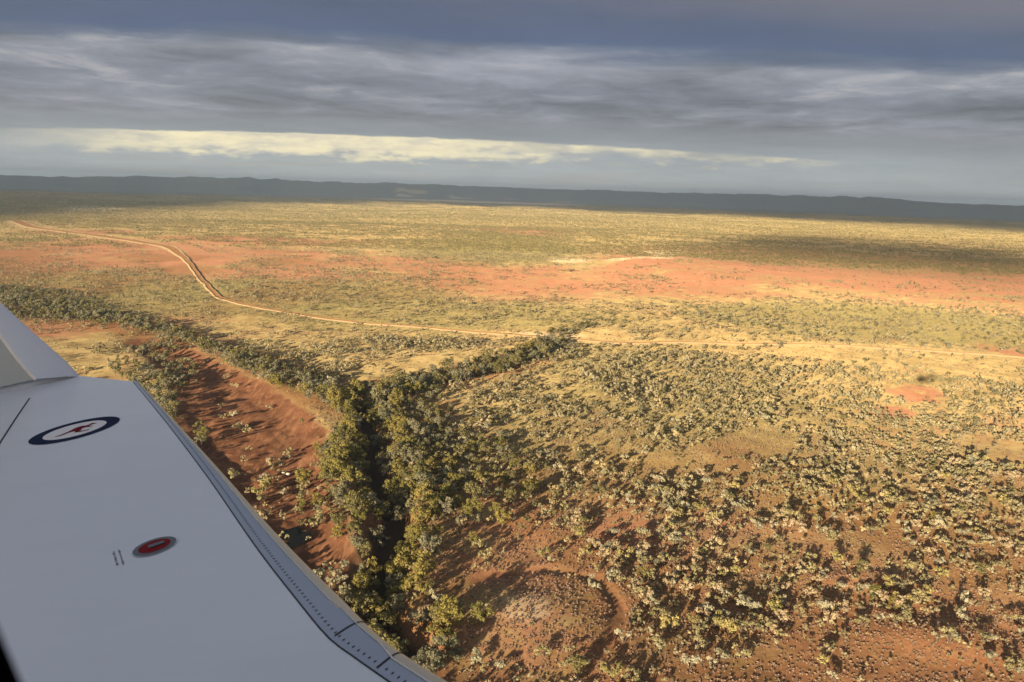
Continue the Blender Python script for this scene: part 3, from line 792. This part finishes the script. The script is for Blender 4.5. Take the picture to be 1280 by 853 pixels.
cr = np.random.default_rng(5)
f = features(x[top], y[top]); lf = (f['creek'] < 16) | (np.hypot(x[top], y[top]) < 330)
tc_ = np.where(cr.random(300) < .22 + .33 * lf, 'yellow-green', np.where(cr.random(300) < .5, 'olive', 'grey-green'))
place_plants(top, T, 'gum_tree', TREES, list(tc_), ['small', 'medium-sized', 'broad tall'], 'river gums and bloodwoods in view', 'gum tree', 'trunk', 1)
rest = ~ind
P = np.stack([x, y, z], 1)[rest]; n = len(P)
scatter('woodland', P, np.stack([scl[rest] * 1.05] * 2 + [scl[rest]], 1), np.stack([cr.normal(size=n) * .05, cr.normal(size=n) * .05, T['rot'][rest]], 1),
        cr.integers(0, 6, n), [single_mesh(300 + k, 'tree') for k in range(6)], 'more distant gum trees lining the creeks and dotting the plain', 'woodland')
print('trees', len(x))

# ---- shrubs
def scrub(r0, r1, sp, seed, gain, smin, smax):
    x, y, r = cells(r0, r1, sp, seed); f = features(x, y)
    k = r.random(len(x)) < np.clip(shrub_density(x, y, f) * gain + (1 - f['sand']) * .03 + f['sand'] * (.02 + .22 * blob(x, y, 365, 610, 70, 50)), 0, 1)
    x, y = x[k], y[k]; s = smin + (smax - smin) * r.random(len(x)) ** 2.2 * (.55 + .9 * fbm(x, y, 38, 3, 77))
    return x, y, s
a = scrub(140, 620, 3.3, 21, 1.0, .5, 2.15); b = scrub(620, 1600, 5.4, 22, 1.1, .45, 1.7)
x = np.concatenate([a[0], b[0]]); y = np.concatenate([a[1], b[1]]); s = np.concatenate([a[2], b[2]]); z = H(x, y)
D = dict(x=x, y=y, z=z, s=s, rot=cr.random(len(x)) * 6.283)
u, v, dd = PX(x, y, z + 1); vis = (u > -4) & (u < 1284) & (v < 858) & ~in_wing(u - 3, v + 3)
top = np.argsort(-np.where(vis, s / dd, -1))[:300]; ind = np.zeros(len(x), bool); ind[top] = True
tc_ = [(['grey-green', 'olive', 'grey-green', 'yellow-green', 'dry tan', 'olive', 'dry tan'])[i] for i in cr.integers(0, 7, 300)]
place_plants(top, D, 'acacia_shrub', SHRUBS, tc_, ['low', 'rounded', 'big spreading'], 'acacia shrubs in the foreground scrub', 'shrub', 'stem', 1)
rest = ~ind; P = np.stack([x, y, z], 1)[rest]; n = len(P)
scatter('scrub', P, np.stack([s[rest], s[rest], s[rest] * (.8 + .5 * cr.random(n))], 1), np.stack([np.zeros(n), np.zeros(n), D['rot'][rest]], 1), cr.integers(0, 8, n),
        [single_mesh(400 + k, 'shrub') for k in range(8)], 'grey-green and tan scrub covering the red plain up to beyond the road', 'scrub')
print('scrub', n)
# ---- far scrub
A_ = [scrub(1600, 2900, 7.0, 23, 1.5, .8, 1.5), scrub(2900, 7600, 13.5, 24, 1.5, .9, 1.8)]
x = np.concatenate([q[0] for q in A_]); y = np.concatenate([q[1] for q in A_]); s = np.concatenate([q[2] for q in A_]); z = H(x, y); n = len(x)
scatter('distant_scrub', np.stack([x, y, z], 1), np.stack([s, s, s], 1), np.stack([np.zeros(n), np.zeros(n), cr.random(n) * 6.283], 1), cr.integers(0, 5, n),
        [single_mesh(500 + k, 'far') for k in range(5)], 'dark bushes peppering the far sunlit plain below the hills', 'scrub')
print('far', n)
# ---- spinifex
x1, y1, r = cells(150, 430, 1.25, 31); x2, y2, _ = cells(430, 900, 3.2, 32)
x = np.concatenate([x1, x2]); y = np.concatenate([y1, y2]); f = features(x, y)
dn = np.clip(.30 + 1.3 * (fbm(x, y, 30, 3, 71) - .5), 0, 1); dn = np.maximum(dn, blob(x, y, 665, 780, 105, 62, .35)); dn = np.maximum(dn, .75 * (1 - ss(230, 300, y))); dn = dn * (1 - f['sand']) * ss(1.2, 2.6, f['gully']) * ss(6, 10, f['creek']) * ss(7, 10, f['road'])
k = cr.random(len(x)) < dn; x, y = x[k], y[k]; z = H(x, y); n = len(x); s = (.45 + .5 * cr.random(n)) * np.where(np.hypot(x, y) > 430, 1.5, 1)
scatter('spinifex', np.stack([x, y, z], 1), np.stack([s, s, s], 1), np.stack([np.zeros(n), np.zeros(n), cr.random(n) * 6.283], 1), cr.integers(0, 4, n),
        [single_mesh(600 + k, 'spinifex') for k in range(4)], 'tan and pinkish spinifex hummocks on the foreground slopes', 'grass')
print('spinifex', n)

# ------------------------------------------------------------------ clouds that shade the hills and strips of the plain
M_cloud, t, out = mat_new('cloud_vapour')
d_ = t.new('ShaderNodeBsdfDiffuse'); d_.inputs[0].default_value = (.8, .8, .82, 1); tr_ = t.new('ShaderNodeBsdfTranslucent'); tr_.inputs[0].default_value = (.8, .8, .82, 1)
mm = t.new('ShaderNodeMixShader'); mm.inputs[0].default_value = .5; t.l.new(d_.outputs[0], mm.inputs[1]); t.l.new(tr_.outputs[0], mm.inputs[2]); t.l.new(mm.outputs[0], out.inputs[0])
CL_H = 6000.0
shift = -SDIR[:2] / SDIR[2] * CL_H


def cloud(poly_w, label, thick=260, n=90):
    """a flat-bottomed lumpy cloud whose shadow falls on the given patch of ground"""
    W = np.array(poly_w) - shift
    x0, y0 = W.min(0) - 200; x1, y1 = W.max(0) + 200
    gx = np.linspace(x0, x1, n); gy = np.linspace(y0, y1, n); X, Y_ = np.meshgrid(gx, gy)
    # signed distance to the outline
    d = np.full(X.shape, 1e9); c = np.zeros(X.shape, bool); j = len(W) - 1
    for i in range(len(W)):
        a, b = W[j], W[i]; ab = b - a; tt = np.clip(((X - a[0]) * ab[0] + (Y_ - a[1]) * ab[1]) / (ab @ ab), 0, 1)
        d = np.minimum(d, np.hypot(X - a[0] - tt * ab[0], Y_ - a[1] - tt * ab[1]))
        c ^= ((b[1] > Y_) != (a[1] > Y_)) & (X < (a[0] - b[0]) * (Y_ - b[1]) / (a[1] - b[1] + 1e-9) + b[0]); j = i
    size = max(x1 - x0, y1 - y0)
    d = np.where(c, d, -d) + (fbm(X, Y_, size / 9, 4, 81) - .5) * min(size / 14, 600)
    h = thick * np.sqrt(ss(0, thick * 1.6, d)) * (.7 + .6 * fbm(X, Y_, thick * 2.5, 4, 83))
    top_ = CL_H + h; bot_ = CL_H - .22 * h
    on = d > 0
    N = n * n; co = np.concatenate([np.stack([X.ravel(), Y_.ravel(), top_.ravel()], 1), np.stack([X.ravel(), Y_.ravel(), bot_.ravel()], 1)])
    i, j = np.meshgrid(np.arange(n - 1), np.arange(n - 1), indexing='ij'); q = np.stack([i * n + j, i * n + j + 1, (i + 1) * n + j + 1, (i + 1) * n + j], -1).reshape(-1, 4)
    onf = on.ravel()[q].any(1); q = q[onf]
    q = np.concatenate([q, q[:, ::-1] + N]); me = mesh_np('cloud', co, q)
    link('cloud', me, M_cloud, kind='structure', label=label)


rad = lambda a, r_: (r_ * math.sin(math.radians(a)), r_ * math.cos(math.radians(a)))
cloud([G(-250, 296), G(0, 265), G(130, 256), G(250, 254), G(420, 254), G(640, 260), G(900, 271), G(1280, 291), G(1500, 304), rad(50, 23000), rad(20, 24000), rad(-20, 24000), rad(-50, 23000)], 'broad grey cloud bank high behind the aircraft', 700, 170)
cloud([G(850, 298), G(1000, 300), G(1290, 320), G(1400, 333), G(1290, 350), G(1100, 331), G(930, 317)], 'long thin cloud high behind the aircraft', 120)

# ------------------------------------------------------------------ haze
M_haze, t, out = mat_new('haze_air'); pv = t.new('ShaderNodeVolumePrincipled'); pv.inputs['Color'].default_value = (.60, .80, 1.0, 1); pv.inputs['Density'].default_value = 5e-5; pv.inputs['Anisotropy'].default_value = .2
t.l.new(pv.outputs[0], out.inputs['Volume'])
zt = 335.0; zb = -90.0; E_ = 26000.
co = [(sx * E_, sy * E_, zz) for zz in (zb, zt) for sx, sy in ((-1, -1), (1, -1), (1, 1), (-1, 1))]
me = mesh_np('haze', co, [(3, 2, 1, 0), (4, 5, 6, 7), (0, 1, 5, 4), (1, 2, 6, 5), (2, 3, 7, 6), (3, 0, 4, 7)], False)
link('haze', me, M_haze, kind='stuff', label='thin bluish haze over the plain and far hills', cat='haze')
scene.cycles.volume_bounces = 0; scene.cycles.volume_max_steps = 64

# ------------------------------------------------------------------ the aeroplane the picture is taken from
CAMP = np.array([0, 0, CAM_H])
def ray(px, py):
    d = Fw + (px - 640) / FPX * Xc - (py - 426.5) / FPX * Yc; return d / np.linalg.norm(d)
C_ = ray(94, 538); A1 = ray(151, 523) - ray(37, 552); A1 -= (A1 @ C_) * C_; A1 /= np.linalg.norm(A1)
B1 = np.cross(A1, C_); B1 = B1 if B1[2] > 0 else -B1
wn = math.sqrt(1 - .04) * B1 - .2 * C_                         # normal of the wing surface
WP0 = C_ * 5.5
def W(px, py, off=0.):
    d = ray(px, py); return d * (((WP0 + wn * off) @ wn) / (d @ wn))
ea = np.array([.84, .53, 0]); ea -= (ea @ wn) * wn; ea /= np.linalg.norm(ea)      # nose direction
elf = np.cross(wn, ea)                                           # out along the left wing
if elf @ W(170, 478) < 0: elf = -elf
ROOT = CAMP - 1.6 * wn
plane = bpy.data.objects.new('aeroplane', None); COL.objects.link(plane); plane.location = ROOT
plane['label'] = 'white aeroplane seen from its window, wing with roundel and riveted leading edge'; plane['category'] = 'aeroplane'


def part(name, V, F_, mat, smooth=False, kind=None, label=None, parent=None):
    V = np.asarray(V, float)                                     # camera-relative -> relative to the aeroplane's own origin
    bm_f = [tuple(int(i) for i in f) for f in F_]
    me = bpy.data.meshes.new(name); me.from_pydata([tuple(p + CAMP - ROOT) for p in V], [], bm_f); me.validate()
    if smooth: me.polygons.foreach_set('use_smooth', np.ones(len(me.polygons), bool))
    return link(name, me, mat, parent or plane, kind, label)


def slab(poly, off_top, thick):
    """closed plate: outline points, lifted along the wing normal"""
    n = len(poly); P = [p + wn * off_top for p in poly] + [p + wn * (off_top - thick) for p in poly]
    F_ = [tuple(range(n)), tuple(range(2 * n - 1, n - 1, -1))] + [(i, i + n, (i + 1) % n + n, (i + 1) % n) for i in range(n)]
    return P, F_


def paint_material(name, col, rough, metal=0., coat=.3):
    m, t, out = mat_new(name); p = t.new('ShaderNodeBsdfPrincipled')
    co = t.new('ShaderNodeTexCoord').outputs['Object']
    n = t.noise(co, 1.3, 5, .6); n2 = t.noise(co, 14, 4, .7)
    mpg = t.new('ShaderNodeMapping'); mpg.inputs['Rotation'].default_value = (0, 0, -.56); mpg.inputs['Scale'].default_value = (.5, 5., 1); t.l.new(co, mpg.inputs[0]); n3 = t.noise(mpg.outputs[0], 1.2, 5, .65)
    k = t.math('ADD', .85, t.math('ADD', t.math('MULTIPLY', n, .14), t.math('ADD', t.math('MULTIPLY', n2, .02), t.math('MULTIPLY', n3, .10))))
    t.l.new(t.mix(1., (*col, 1), t.comb(k, k, k), 'MULTIPLY'), p.inputs['Base Color'])
    t.put(p.inputs['Roughness'], t.math('ADD', rough - .03, t.math('MULTIPLY', n, .06)))
    p.inputs['Metallic'].default_value = metal; p.inputs['Coat Weight'].default_value = coat; p.inputs['Coat Roughness'].default_value = .15
    b = t.new('ShaderNodeBump'); b.inputs['Strength'].default_value = .12; b.inputs['Distance'].default_value = .01
    t.put(b.inputs['Height'], t.noise(co, 2.2, 2, .5)); t.l.new(b.outputs[0], p.inputs['Normal'])
    t.l.new(p.outputs[0], out.inputs[0]); return m


M_paint = paint_material('white_aircraft_paint', (.73, .79, .88), .36)
M_alu = paint_material('polished_leading_edge', (.36, .42, .52), .28, .55, .2)
M_dark = principled('dark_gap', (.02, .022, .028), .7)
M_navy = principled('navy_paint', (.014, .024, .065),  .85, spec=.08)
M_wht = principled('roundel_white', (.80, .80, .82), .8, spec=.15)
M_roo = principled('roundel_red', (.17, .008, .02),  .85, spec=.08)
M_cap = principled('cap_red', (.22, .012, .014), .7, spec=.1)
M_ring = principled('cap_grey', (.10, .12, .15), .4, metal=.4)
M_blk = principled('black_trim', (.002, .002, .003), .9, spec=.0)

SEAM = smooth_line([(166, 477), (210, 531), (262, 600), (320, 684), (367, 745), (409, 796), (440, 820), (487, 853), (620, 945), (900, 1130)], 5)
OUT = smooth_line([(170, 474), (217, 522), (275, 590), (330, 650), (385, 705), (430, 750), (468, 790), (520, 826), (565, 855), (720, 955), (1010, 1140)][:1] +
                  [(222, 527), (275, 588), (335, 656), (385, 708), (430, 752), (470, 792), (510, 822), (565, 856), (720, 955), (1010, 1140)][1:], 5)
m_ = min(len(SEAM), len(OUT))
def resample(P, n):
    P = np.array(P); s = np.concatenate([[0], np.cumsum(np.hypot(*np.diff(P, axis=0).T))]); q = np.linspace(0, s[-1], n)
    return np.stack([np.interp(q, s, P[:, 0]), np.interp(q, s, P[:, 1])], 1)
NS = 60
SEAMr = resample(SEAM, NS)
OUTr = resample(OUT, 400)
DEP = .085
def drop(t): return np.where(t < math.pi / 2, (1 - np.cos(t)) ** 2.2, 1 + np.clip(-np.cos(t), 0, 1) ** .8)
sec = []; MP = []; TG = []
TT = np.concatenate([np.linspace(0, math.pi / 2, 16), np.linspace(math.pi / 2, math.pi, 7)[1:]])
def prj(P):
    d = P @ Fw; return np.stack([640 + FPX * (P @ Xc) / d, 426.5 - FPX * (P @ Yc) / d], -1)
for k in range(NS):
    S0 = W(*SEAMr[k]); tg = SEAMr[min(k + 1, NS - 1)] - SEAMr[max(k - 1, 0)]; tg /= np.linalg.norm(tg)
    mpx = np.array([tg[1], -tg[0]]); MP.append(mpx)
    # outer outline distance measured across the edge
    rel = OUTr - SEAMr[k]; al = rel @ tg; i = np.argmin(np.abs(al)); target = max(rel[i] @ mpx, 1.5); TG.append(target)
    t3 = W(*SEAMr[min(k + 1, NS - 1)]) - W(*SEAMr[max(k - 1, 0)]); t3 /= np.linalg.norm(t3)
    o = np.cross(t3, wn); o = o if o @ ea > 0 else -o
    dep = DEP
    lo, hi = .002, 1.2
    for _ in range(30):
        L = (lo + hi) / 2
        P = S0 + np.outer(np.sin(TT) * L, o) - np.outer(drop(TT) * dep, wn)
        pq = prj(P) - SEAMr[k]; q = (pq @ mpx - np.maximum(np.interp(pq @ tg, al, rel @ mpx), 1.5)).max()
        if q < 0: lo = L
        else: hi = L
    sec.append(S0 + np.outer(np.sin(TT) * L, o) - np.outer(drop(TT) * dep, wn))
sec = np.array(sec)
V = sec.reshape(-1, 3); nt = len(TT)
Fq = [(k * nt + j, k * nt + j + 1, (k + 1) * nt + j + 1, (k + 1) * nt + j) for k in range(NS - 1) for j in range(nt - 1)]
# the bare rim round the nose is a piece of its own, tinted tan for the sunlit ground it mirrors
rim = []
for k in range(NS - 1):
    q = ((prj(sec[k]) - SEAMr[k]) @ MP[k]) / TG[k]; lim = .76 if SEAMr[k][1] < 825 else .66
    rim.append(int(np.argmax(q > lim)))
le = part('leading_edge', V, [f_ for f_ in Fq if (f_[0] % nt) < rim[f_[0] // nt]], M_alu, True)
M_rim = paint_material('bare_rim_ground_tint', (.62, .56, .44), .45, .25, .0)
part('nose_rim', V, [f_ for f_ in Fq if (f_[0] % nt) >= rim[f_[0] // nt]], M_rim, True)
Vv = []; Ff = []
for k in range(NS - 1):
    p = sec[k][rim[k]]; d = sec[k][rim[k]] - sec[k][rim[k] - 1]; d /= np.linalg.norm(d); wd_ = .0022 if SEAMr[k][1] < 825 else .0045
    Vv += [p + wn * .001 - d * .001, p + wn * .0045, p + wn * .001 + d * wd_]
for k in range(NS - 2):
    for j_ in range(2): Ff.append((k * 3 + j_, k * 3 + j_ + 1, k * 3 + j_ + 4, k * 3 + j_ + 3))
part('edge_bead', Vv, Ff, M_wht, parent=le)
# upper and lower skin
tip = [W(100, 470), W(40, 476), W(-60, 492)]
te = [W(-60, 492), W(-60, 492) - ea * .8]
seam3 = [W(*p) for p in SEAMr]
rootp = seam3[-1] - ea * 2.3
outer_back = W(0, 486) - ea * .9
poly = [p for p in seam3] + [rootp, outer_back, W(0, 484), W(50, 477), W(100, 470)]
V, F_ = slab(poly, 0, 2 * DEP); part('wing_skin', V, F_, M_paint)


def strip(pts, width, mat, name, off=.0015, th=.001, parent=None, kind=None):
    P3 = [W(*p) for p in pts]; Vv = []; Ff = []
    for i, p in enumerate(P3):
        d = P3[min(i + 1, len(P3) - 1)] - P3[max(i - 1, 0)]; d /= np.linalg.norm(d); s_ = np.cross(wn, d)
        for sgn, zz in ((1, off), (-1, off), (-1, off - th), (1, off - th)): Vv.append(p + s_ * sgn * width / 2 + wn * zz)
    for i in range(len(P3) - 1):
        for k in range(4): Ff.append((i * 4 + k, i * 4 + (k + 1) % 4, (i + 1) * 4 + (k + 1) % 4, (i + 1) * 4 + k))
    Ff += [(0, 1, 2, 3), tuple(4 * (len(P3) - 1) + k for k in (3, 2, 1, 0))]
    return part(name, Vv, Ff, mat, kind=kind, parent=parent)


strip(SEAMr[:-1], .0045, M_dark, 'seam')
strip([(37, 498), (18, 526), (-2, 557), (-40, 620)], .012, M_dark, 'seam')


def on_edge(k, t):
    """point on the leading edge skin at station k (float) and profile angle t"""
    k0 = int(min(max(k, 0), NS - 2)); w_ = k - k0; P = sec[k0] * (1 - w_) + sec[k0 + 1] * w_
    j = float(np.interp(t, TT, np.arange(nt))); j0 = int(min(j, nt - 2)); v = j - j0; return P[j0] * (1 - v) + P[j0 + 1] * v


def station(px, py): return float(np.argmin(np.hypot(SEAMr[:, 0] - px, SEAMr[:, 1] - py)))
# rivets along the seam, small dimpled heads
Vv = []; Ff = []
slen = np.concatenate([[0], np.cumsum(np.linalg.norm(np.diff(np.array(seam3), axis=0), axis=1))])
for row, (tt, rr_, stp, s0, s1) in enumerate(((.16, .0042, .026, 0, 99),)):
    q = 0.02
    while q < slen[-1] - .02:
        k = float(np.interp(q, slen, np.arange(NS))); 
        L = np.linalg.norm(sec[int(k)][15] - sec[int(k)][0] + wn * DEP)
        t_ = math.asin(min(.9, .024 / max(L, .05)))
        p = on_edge(k, t_) + wn * .0012; p2 = on_edge(min(k + .2, NS - 1.01), t_) + wn * .0012; d = p2 - p; d /= np.linalg.norm(d) + 1e-9; s_ = np.cross(wn, d)
        b = len(Vv); m6 = 6
        for a in np.linspace(0, 2 * np.pi, m6, endpoint=False): Vv.append(p + rr_ * .55 * math.cos(a) * d + rr_ * 1.25 * math.sin(a) * s_)
        Vv.append(p + wn * .0012)
        for a in range(m6): Ff.append((b + a, b + (a + 1) % m6, b + m6))
        q += stp
    break
part('rivets', Vv, Ff, M_dark, kind='stuff', parent=le)
# cross joints of the boot
def cross(px, py, ta, tb, skew, name='joint'):
    k = station(px, py); Vv = []; Ff = []; n = 9
    for i in range(n):
        t_ = ta + (tb - ta) * i / (n - 1); kk = k - skew * i / (n - 1)
        p = on_edge(kk, t_); p2 = on_edge(kk + .12, t_); d = (p2 - p); d /= np.linalg.norm(d)
        up = p - on_edge(kk, min(t_ + .3, 3.)); nn = np.cross(d, up); nn /= np.linalg.norm(nn) + 1e-9; nn = nn if nn @ wn > 0 else -nn
        for sg in (-1, 1): Vv.append(p + d * .003 * sg + nn * .0015)
    for i in range(n - 1): Ff.append((2 * i, 2 * i + 1, 2 * i + 3, 2 * i + 2))
    part(name, Vv, Ff, M_dark, parent=le)
cross(417, 800, .12, 1.3, .6); cross(465, 838, .10, 1.3, .6)

# roundel: navy ring, white disc, leaping kangaroo
rc = W(94, 538); ru = W(151, 523) - W(37, 552); ru /= np.linalg.norm(ru); rv = np.cross(wn, ru)
def disc(r0, r1, off, name, mat, c, parent, n=56):
    Vv = []; Ff = []
    for a in np.linspace(0, 2 * np.pi, n, endpoint=False):
        for r_ in (r0, r1): Vv.append(c + ru * r_ * math.cos(a) + rv * r_ * math.sin(a) + wn * off)
    if r0 <= 0: return part(name, [Vv[2 * i + 1] for i in range(n)], [tuple(range(n))], mat, parent=parent)
    for i in range(n): j = (i + 1) % n; Ff.append((2 * i, 2 * i + 1, 2 * j + 1, 2 * j))
    return part(name, Vv, Ff, mat, parent=parent)
RR = .252
rd = disc(RR * .70, RR, .0022, 'roundel', M_navy, rc, None)
disc(0, RR * .70, .0020, 'white_disc', M_wht, rc, rd)
roo = [(-.118, -.052), (-.085, -.040), (-.05, -.018), (-.022, .010), (-.004, .035), (.022, .052), (.046, .050), (.062, .036), (.078, .040), (.092, .052), (.090, .066), (.098, .056), (.104, .064), (.106, .050), (.124, .036), (.120, .029),
       (.100, .030), (.080, .016), (.072, .008), (.088, -.012), (.100, -.014), (.096, -.022), (.080, -.022), (.062, -.004), (.044, -.006), (.030, -.020), (.036, -.040), (.014, -.062), (.044, -.078), (.074, -.080), (.074, -.090),
       (.038, -.092), (-.004, -.070), (-.008, -.058), (.004, -.042), (-.012, -.030), (-.030, -.030), (-.060, -.050), (-.090, -.060)]
part('kangaroo', [rc + ru * a + rv * b * 1.15 + wn * .0042 for a, b in roo], [tuple(range(len(roo)))], M_roo, parent=rd)
# filler cap with its small placard
cc = W(193.5, 684)
fc = disc(.054, .074, .0045, 'filler_cap', M_ring, cc, None, 36)
disc(.074, .077, .0030, 'rim', M_wht, cc, fc, 36)
disc(0, .055, .0052, 'red_disc', M_cap, cc, fc, 36)
latch = [cc + ru * a + rv * b + wn * .0095 for a, b in ((-.02, -.012), (.03, -.012), (.036, 0), (.03, .014), (-.02, .014))]
V, F_ = slab(latch, 0, .004); part('latch', V, F_, M_ring, parent=fc)
Vv = []; Ff = []; tr2 = np.random.default_rng(3)
for line, (lx, n0) in enumerate(((-.112, 9), (-.130, 8))):
    for i in range(n0):
        p = cc + ru * (lx + .002 * tr2.random()) + rv * (.085 - i * .019) + wn * .002; h = (.0035, .0055, .0030)[i % 3]; w2 = .0022 + .0018 * tr2.random(); b = len(Vv)
        Vv += [p - ru * w2 - rv * h, p + ru * w2 - rv * h, p + ru * w2 + rv * h, p - ru * w2 + rv * h]; Ff.append((b, b + 1, b + 2, b + 3))
part('placard', Vv, Ff, M_dark)

# winglet
p0 = W(100, 470); cup = wn * math.cos(math.radians(24)) + elf * math.sin(math.radians(24)); wln = np.cross(ea, cup)
if wln @ elf > 0: wln = -wln                                        # faces the cabin
def WL(px, py, off=0.):
    d = ray(px, py); pp = p0 + wln * off; return d * ((pp @ wln) / (d @ wln))
le_pts = [(100, 471), (84, 453), (60, 432), (30, 405), (0, 378), (-60, 326), (-130, 262)]
in_pts = [(46, 474), (33, 460), (20, 444), (0, 417), (-20, 394), (-70, 345), (-140, 280)]
Vv = []
for (a, b) in zip(le_pts, in_pts): 
    o_ = WL(*a); i_ = WL(*b, .045); m1 = o_ + (i_ - o_) * .35 + wln * .028
    Vv += [o_ - wln * .03, o_, m1, i_, i_ - wln * .02 - ea * .012, ]
Ff = []
for i in range(len(le_pts) - 1):
    for k in range(3): Ff.append((i * 5 + k, i * 5 + k + 1, (i + 1) * 5 + k + 1, (i + 1) * 5 + k))
wl = part('winglet', Vv, Ff, M_paint, True)
Ff = [(i * 2, i * 2 + 1, (i + 1) * 2 + 1, (i + 1) * 2) for i in range(len(le_pts) - 1)]
Vl = []
for b in in_pts: i_ = WL(*b, .045); Vl += [i_, i_ - wln * .03 - ea * .022]
part('lip', Vl, Ff, M_wht, parent=wl)
back = [WL(*b, .015) for b in in_pts]
Vb = []
for p in back: Vb += [p, p - ea * 1.0, p - ea * 1.0 - wln * .03]
Ff = []
for i in range(len(back) - 1):
    for k in range(2): Ff.append((i * 3 + k, i * 3 + k + 1, (i + 1) * 3 + k + 1, (i + 1) * 3 + k))
part('winglet_panel', Vb, Ff, paint_material('panel_paint', (.50, .53, .50), .42), parent=wl)
# outer face closes the blade
Vo = []
for a in le_pts: o_ = WL(*a) - wln * .03; Vo += [o_, o_ - ea * 1.4]
part('outer_face', Vo, [(i * 2, i * 2 + 1, (i + 1) * 2 + 1, (i + 1) * 2) for i in range(len(le_pts) - 1)], M_paint, parent=wl)
strip([(-20, 489), (0, 485.5), (22, 483), (40, 480), (52, 474), (62, 471)], .016, M_wht, 'root_fillet', off=.012, th=.014, parent=wl)

# fuselage tube with the window the camera looks out of, lengthened aft with an unseen fin to shade the wing
fup = np.array([0, 0, 1.]) - ea * ea[2]; fup -= (fup @ ea) * ea; fup /= np.linalg.norm(fup); fl = np.cross(fup, ea); fl = fl if fl @ elf > 0 else -fl
RF = 1.5; DW = .13; FC = fl * (DW - RF) + fup * .12
xs = [4.6, 4.2, 3.4, 2.4, 1.4, .75, .45, -.20, -.6, -1.5, -3, -5, -7, -9, -11, -12, -13.5, -15, -16.5, -18]
def frad(q): return RF * (1 - max(0, (q - 2.4) / 2.4) ** 2) ** .5 if q > 2.4 else RF * (1 - .75 * max(0, (-q - 12) / 6.5) ** 1.3)
NA = 48; Vv = []; Ff = []
for q in xs:
    r_ = max(frad(q), .1)
    for a in range(NA):
        th_ = 2 * math.pi * (a + .5) / NA; Vv.append(FC + ea * q + r_ * (fl * math.cos(th_) + fup * math.sin(th_)) + fup * max(0, -q - 12) * .12)
for i in range(len(xs) - 1):
    for a in range(NA):
        b = (a + 1) % NA
        if xs[i] <= .46 and xs[i + 1] >= -.21:
            ha = math.sin(2 * math.pi * (a + 1) / NA) * RF; 
            if math.cos(2 * math.pi * (a + 1) / NA) > 0 and -.52 < ha < .52: continue
        Ff.append((i * NA + a, i * NA + b, (i + 1) * NA + b, (i + 1) * NA + a))
part('fuselage', Vv, Ff, M_paint, True)
def TW(px, py, l=DW):
    d = ray(px, py); P = d * (l / (d @ fl)); return P @ ea, P @ fup
q1 = TW(-3, 783, .15); q2 = TW(27, 853, .15)
dq = np.array(q2) - np.array(q1)
lowp = np.array(q2) + dq * 12
hole = [tuple(np.array(q1) - dq * 2.5), (q1[0] - .01 - dq[0] * 4, .26), (.05, .34), (.36, .36), (.45, .28), (.47, -.05), (.44, -.34), (.32, -.42), tuple(lowp + np.array([.06, -.12])), tuple(lowp), tuple(q2), tuple(q1)]
hp = np.array(hole); cen = np.array([.16, -.03])
outr = cen + (hp - cen) / np.maximum(np.abs(hp - cen) / np.array([.46, .60]), 0).max(1)[:, None]
Vv = []; n = len(hp)
for l_ in (DW - .01, DW + .02):
    for p in hp: Vv.append(ea * p[0] + fup * p[1] + fl * l_)
    for p in outr: Vv.append(ea * p[0] + fup * p[1] + fl * (l_ - .03))
Ff = []
for i in range(n):
    j = (i + 1) % n
    Ff += [(i, j, n + j, n + i), (2 * n + i, 2 * n + j, 3 * n + j, 3 * n + i), (i, j, 2 * n + j, 2 * n + i)]
part('window_frame', Vv, Ff, M_blk)
# unseen fin, its dorsal fillet raised and lengthened to keep sun off the wing
prof = [(-6, 1.2), (-8.5, 2.2), (-10.5, 3.0), (-12.2, 3.7), (-13.4, 5.0), (-14.6, 6.8), (-18.5, 6.9), (-17.6, 1.2), (-16.5, .6), (-9, .8)]
Vv = [FC + ea * a + fup * b + fl * s_ for s_ in (.11, -.11) for a, b in prof]; n = len(prof)
Ff = [tuple(range(n)), tuple(range(2 * n - 1, n - 1, -1))] + [(i, i + n, (i + 1) % n + n, (i + 1) % n) for i in range(n)]
part('wing_shade_fin', Vv, Ff, M_paint)
print('sun on wing', float(wn @ SDIR))
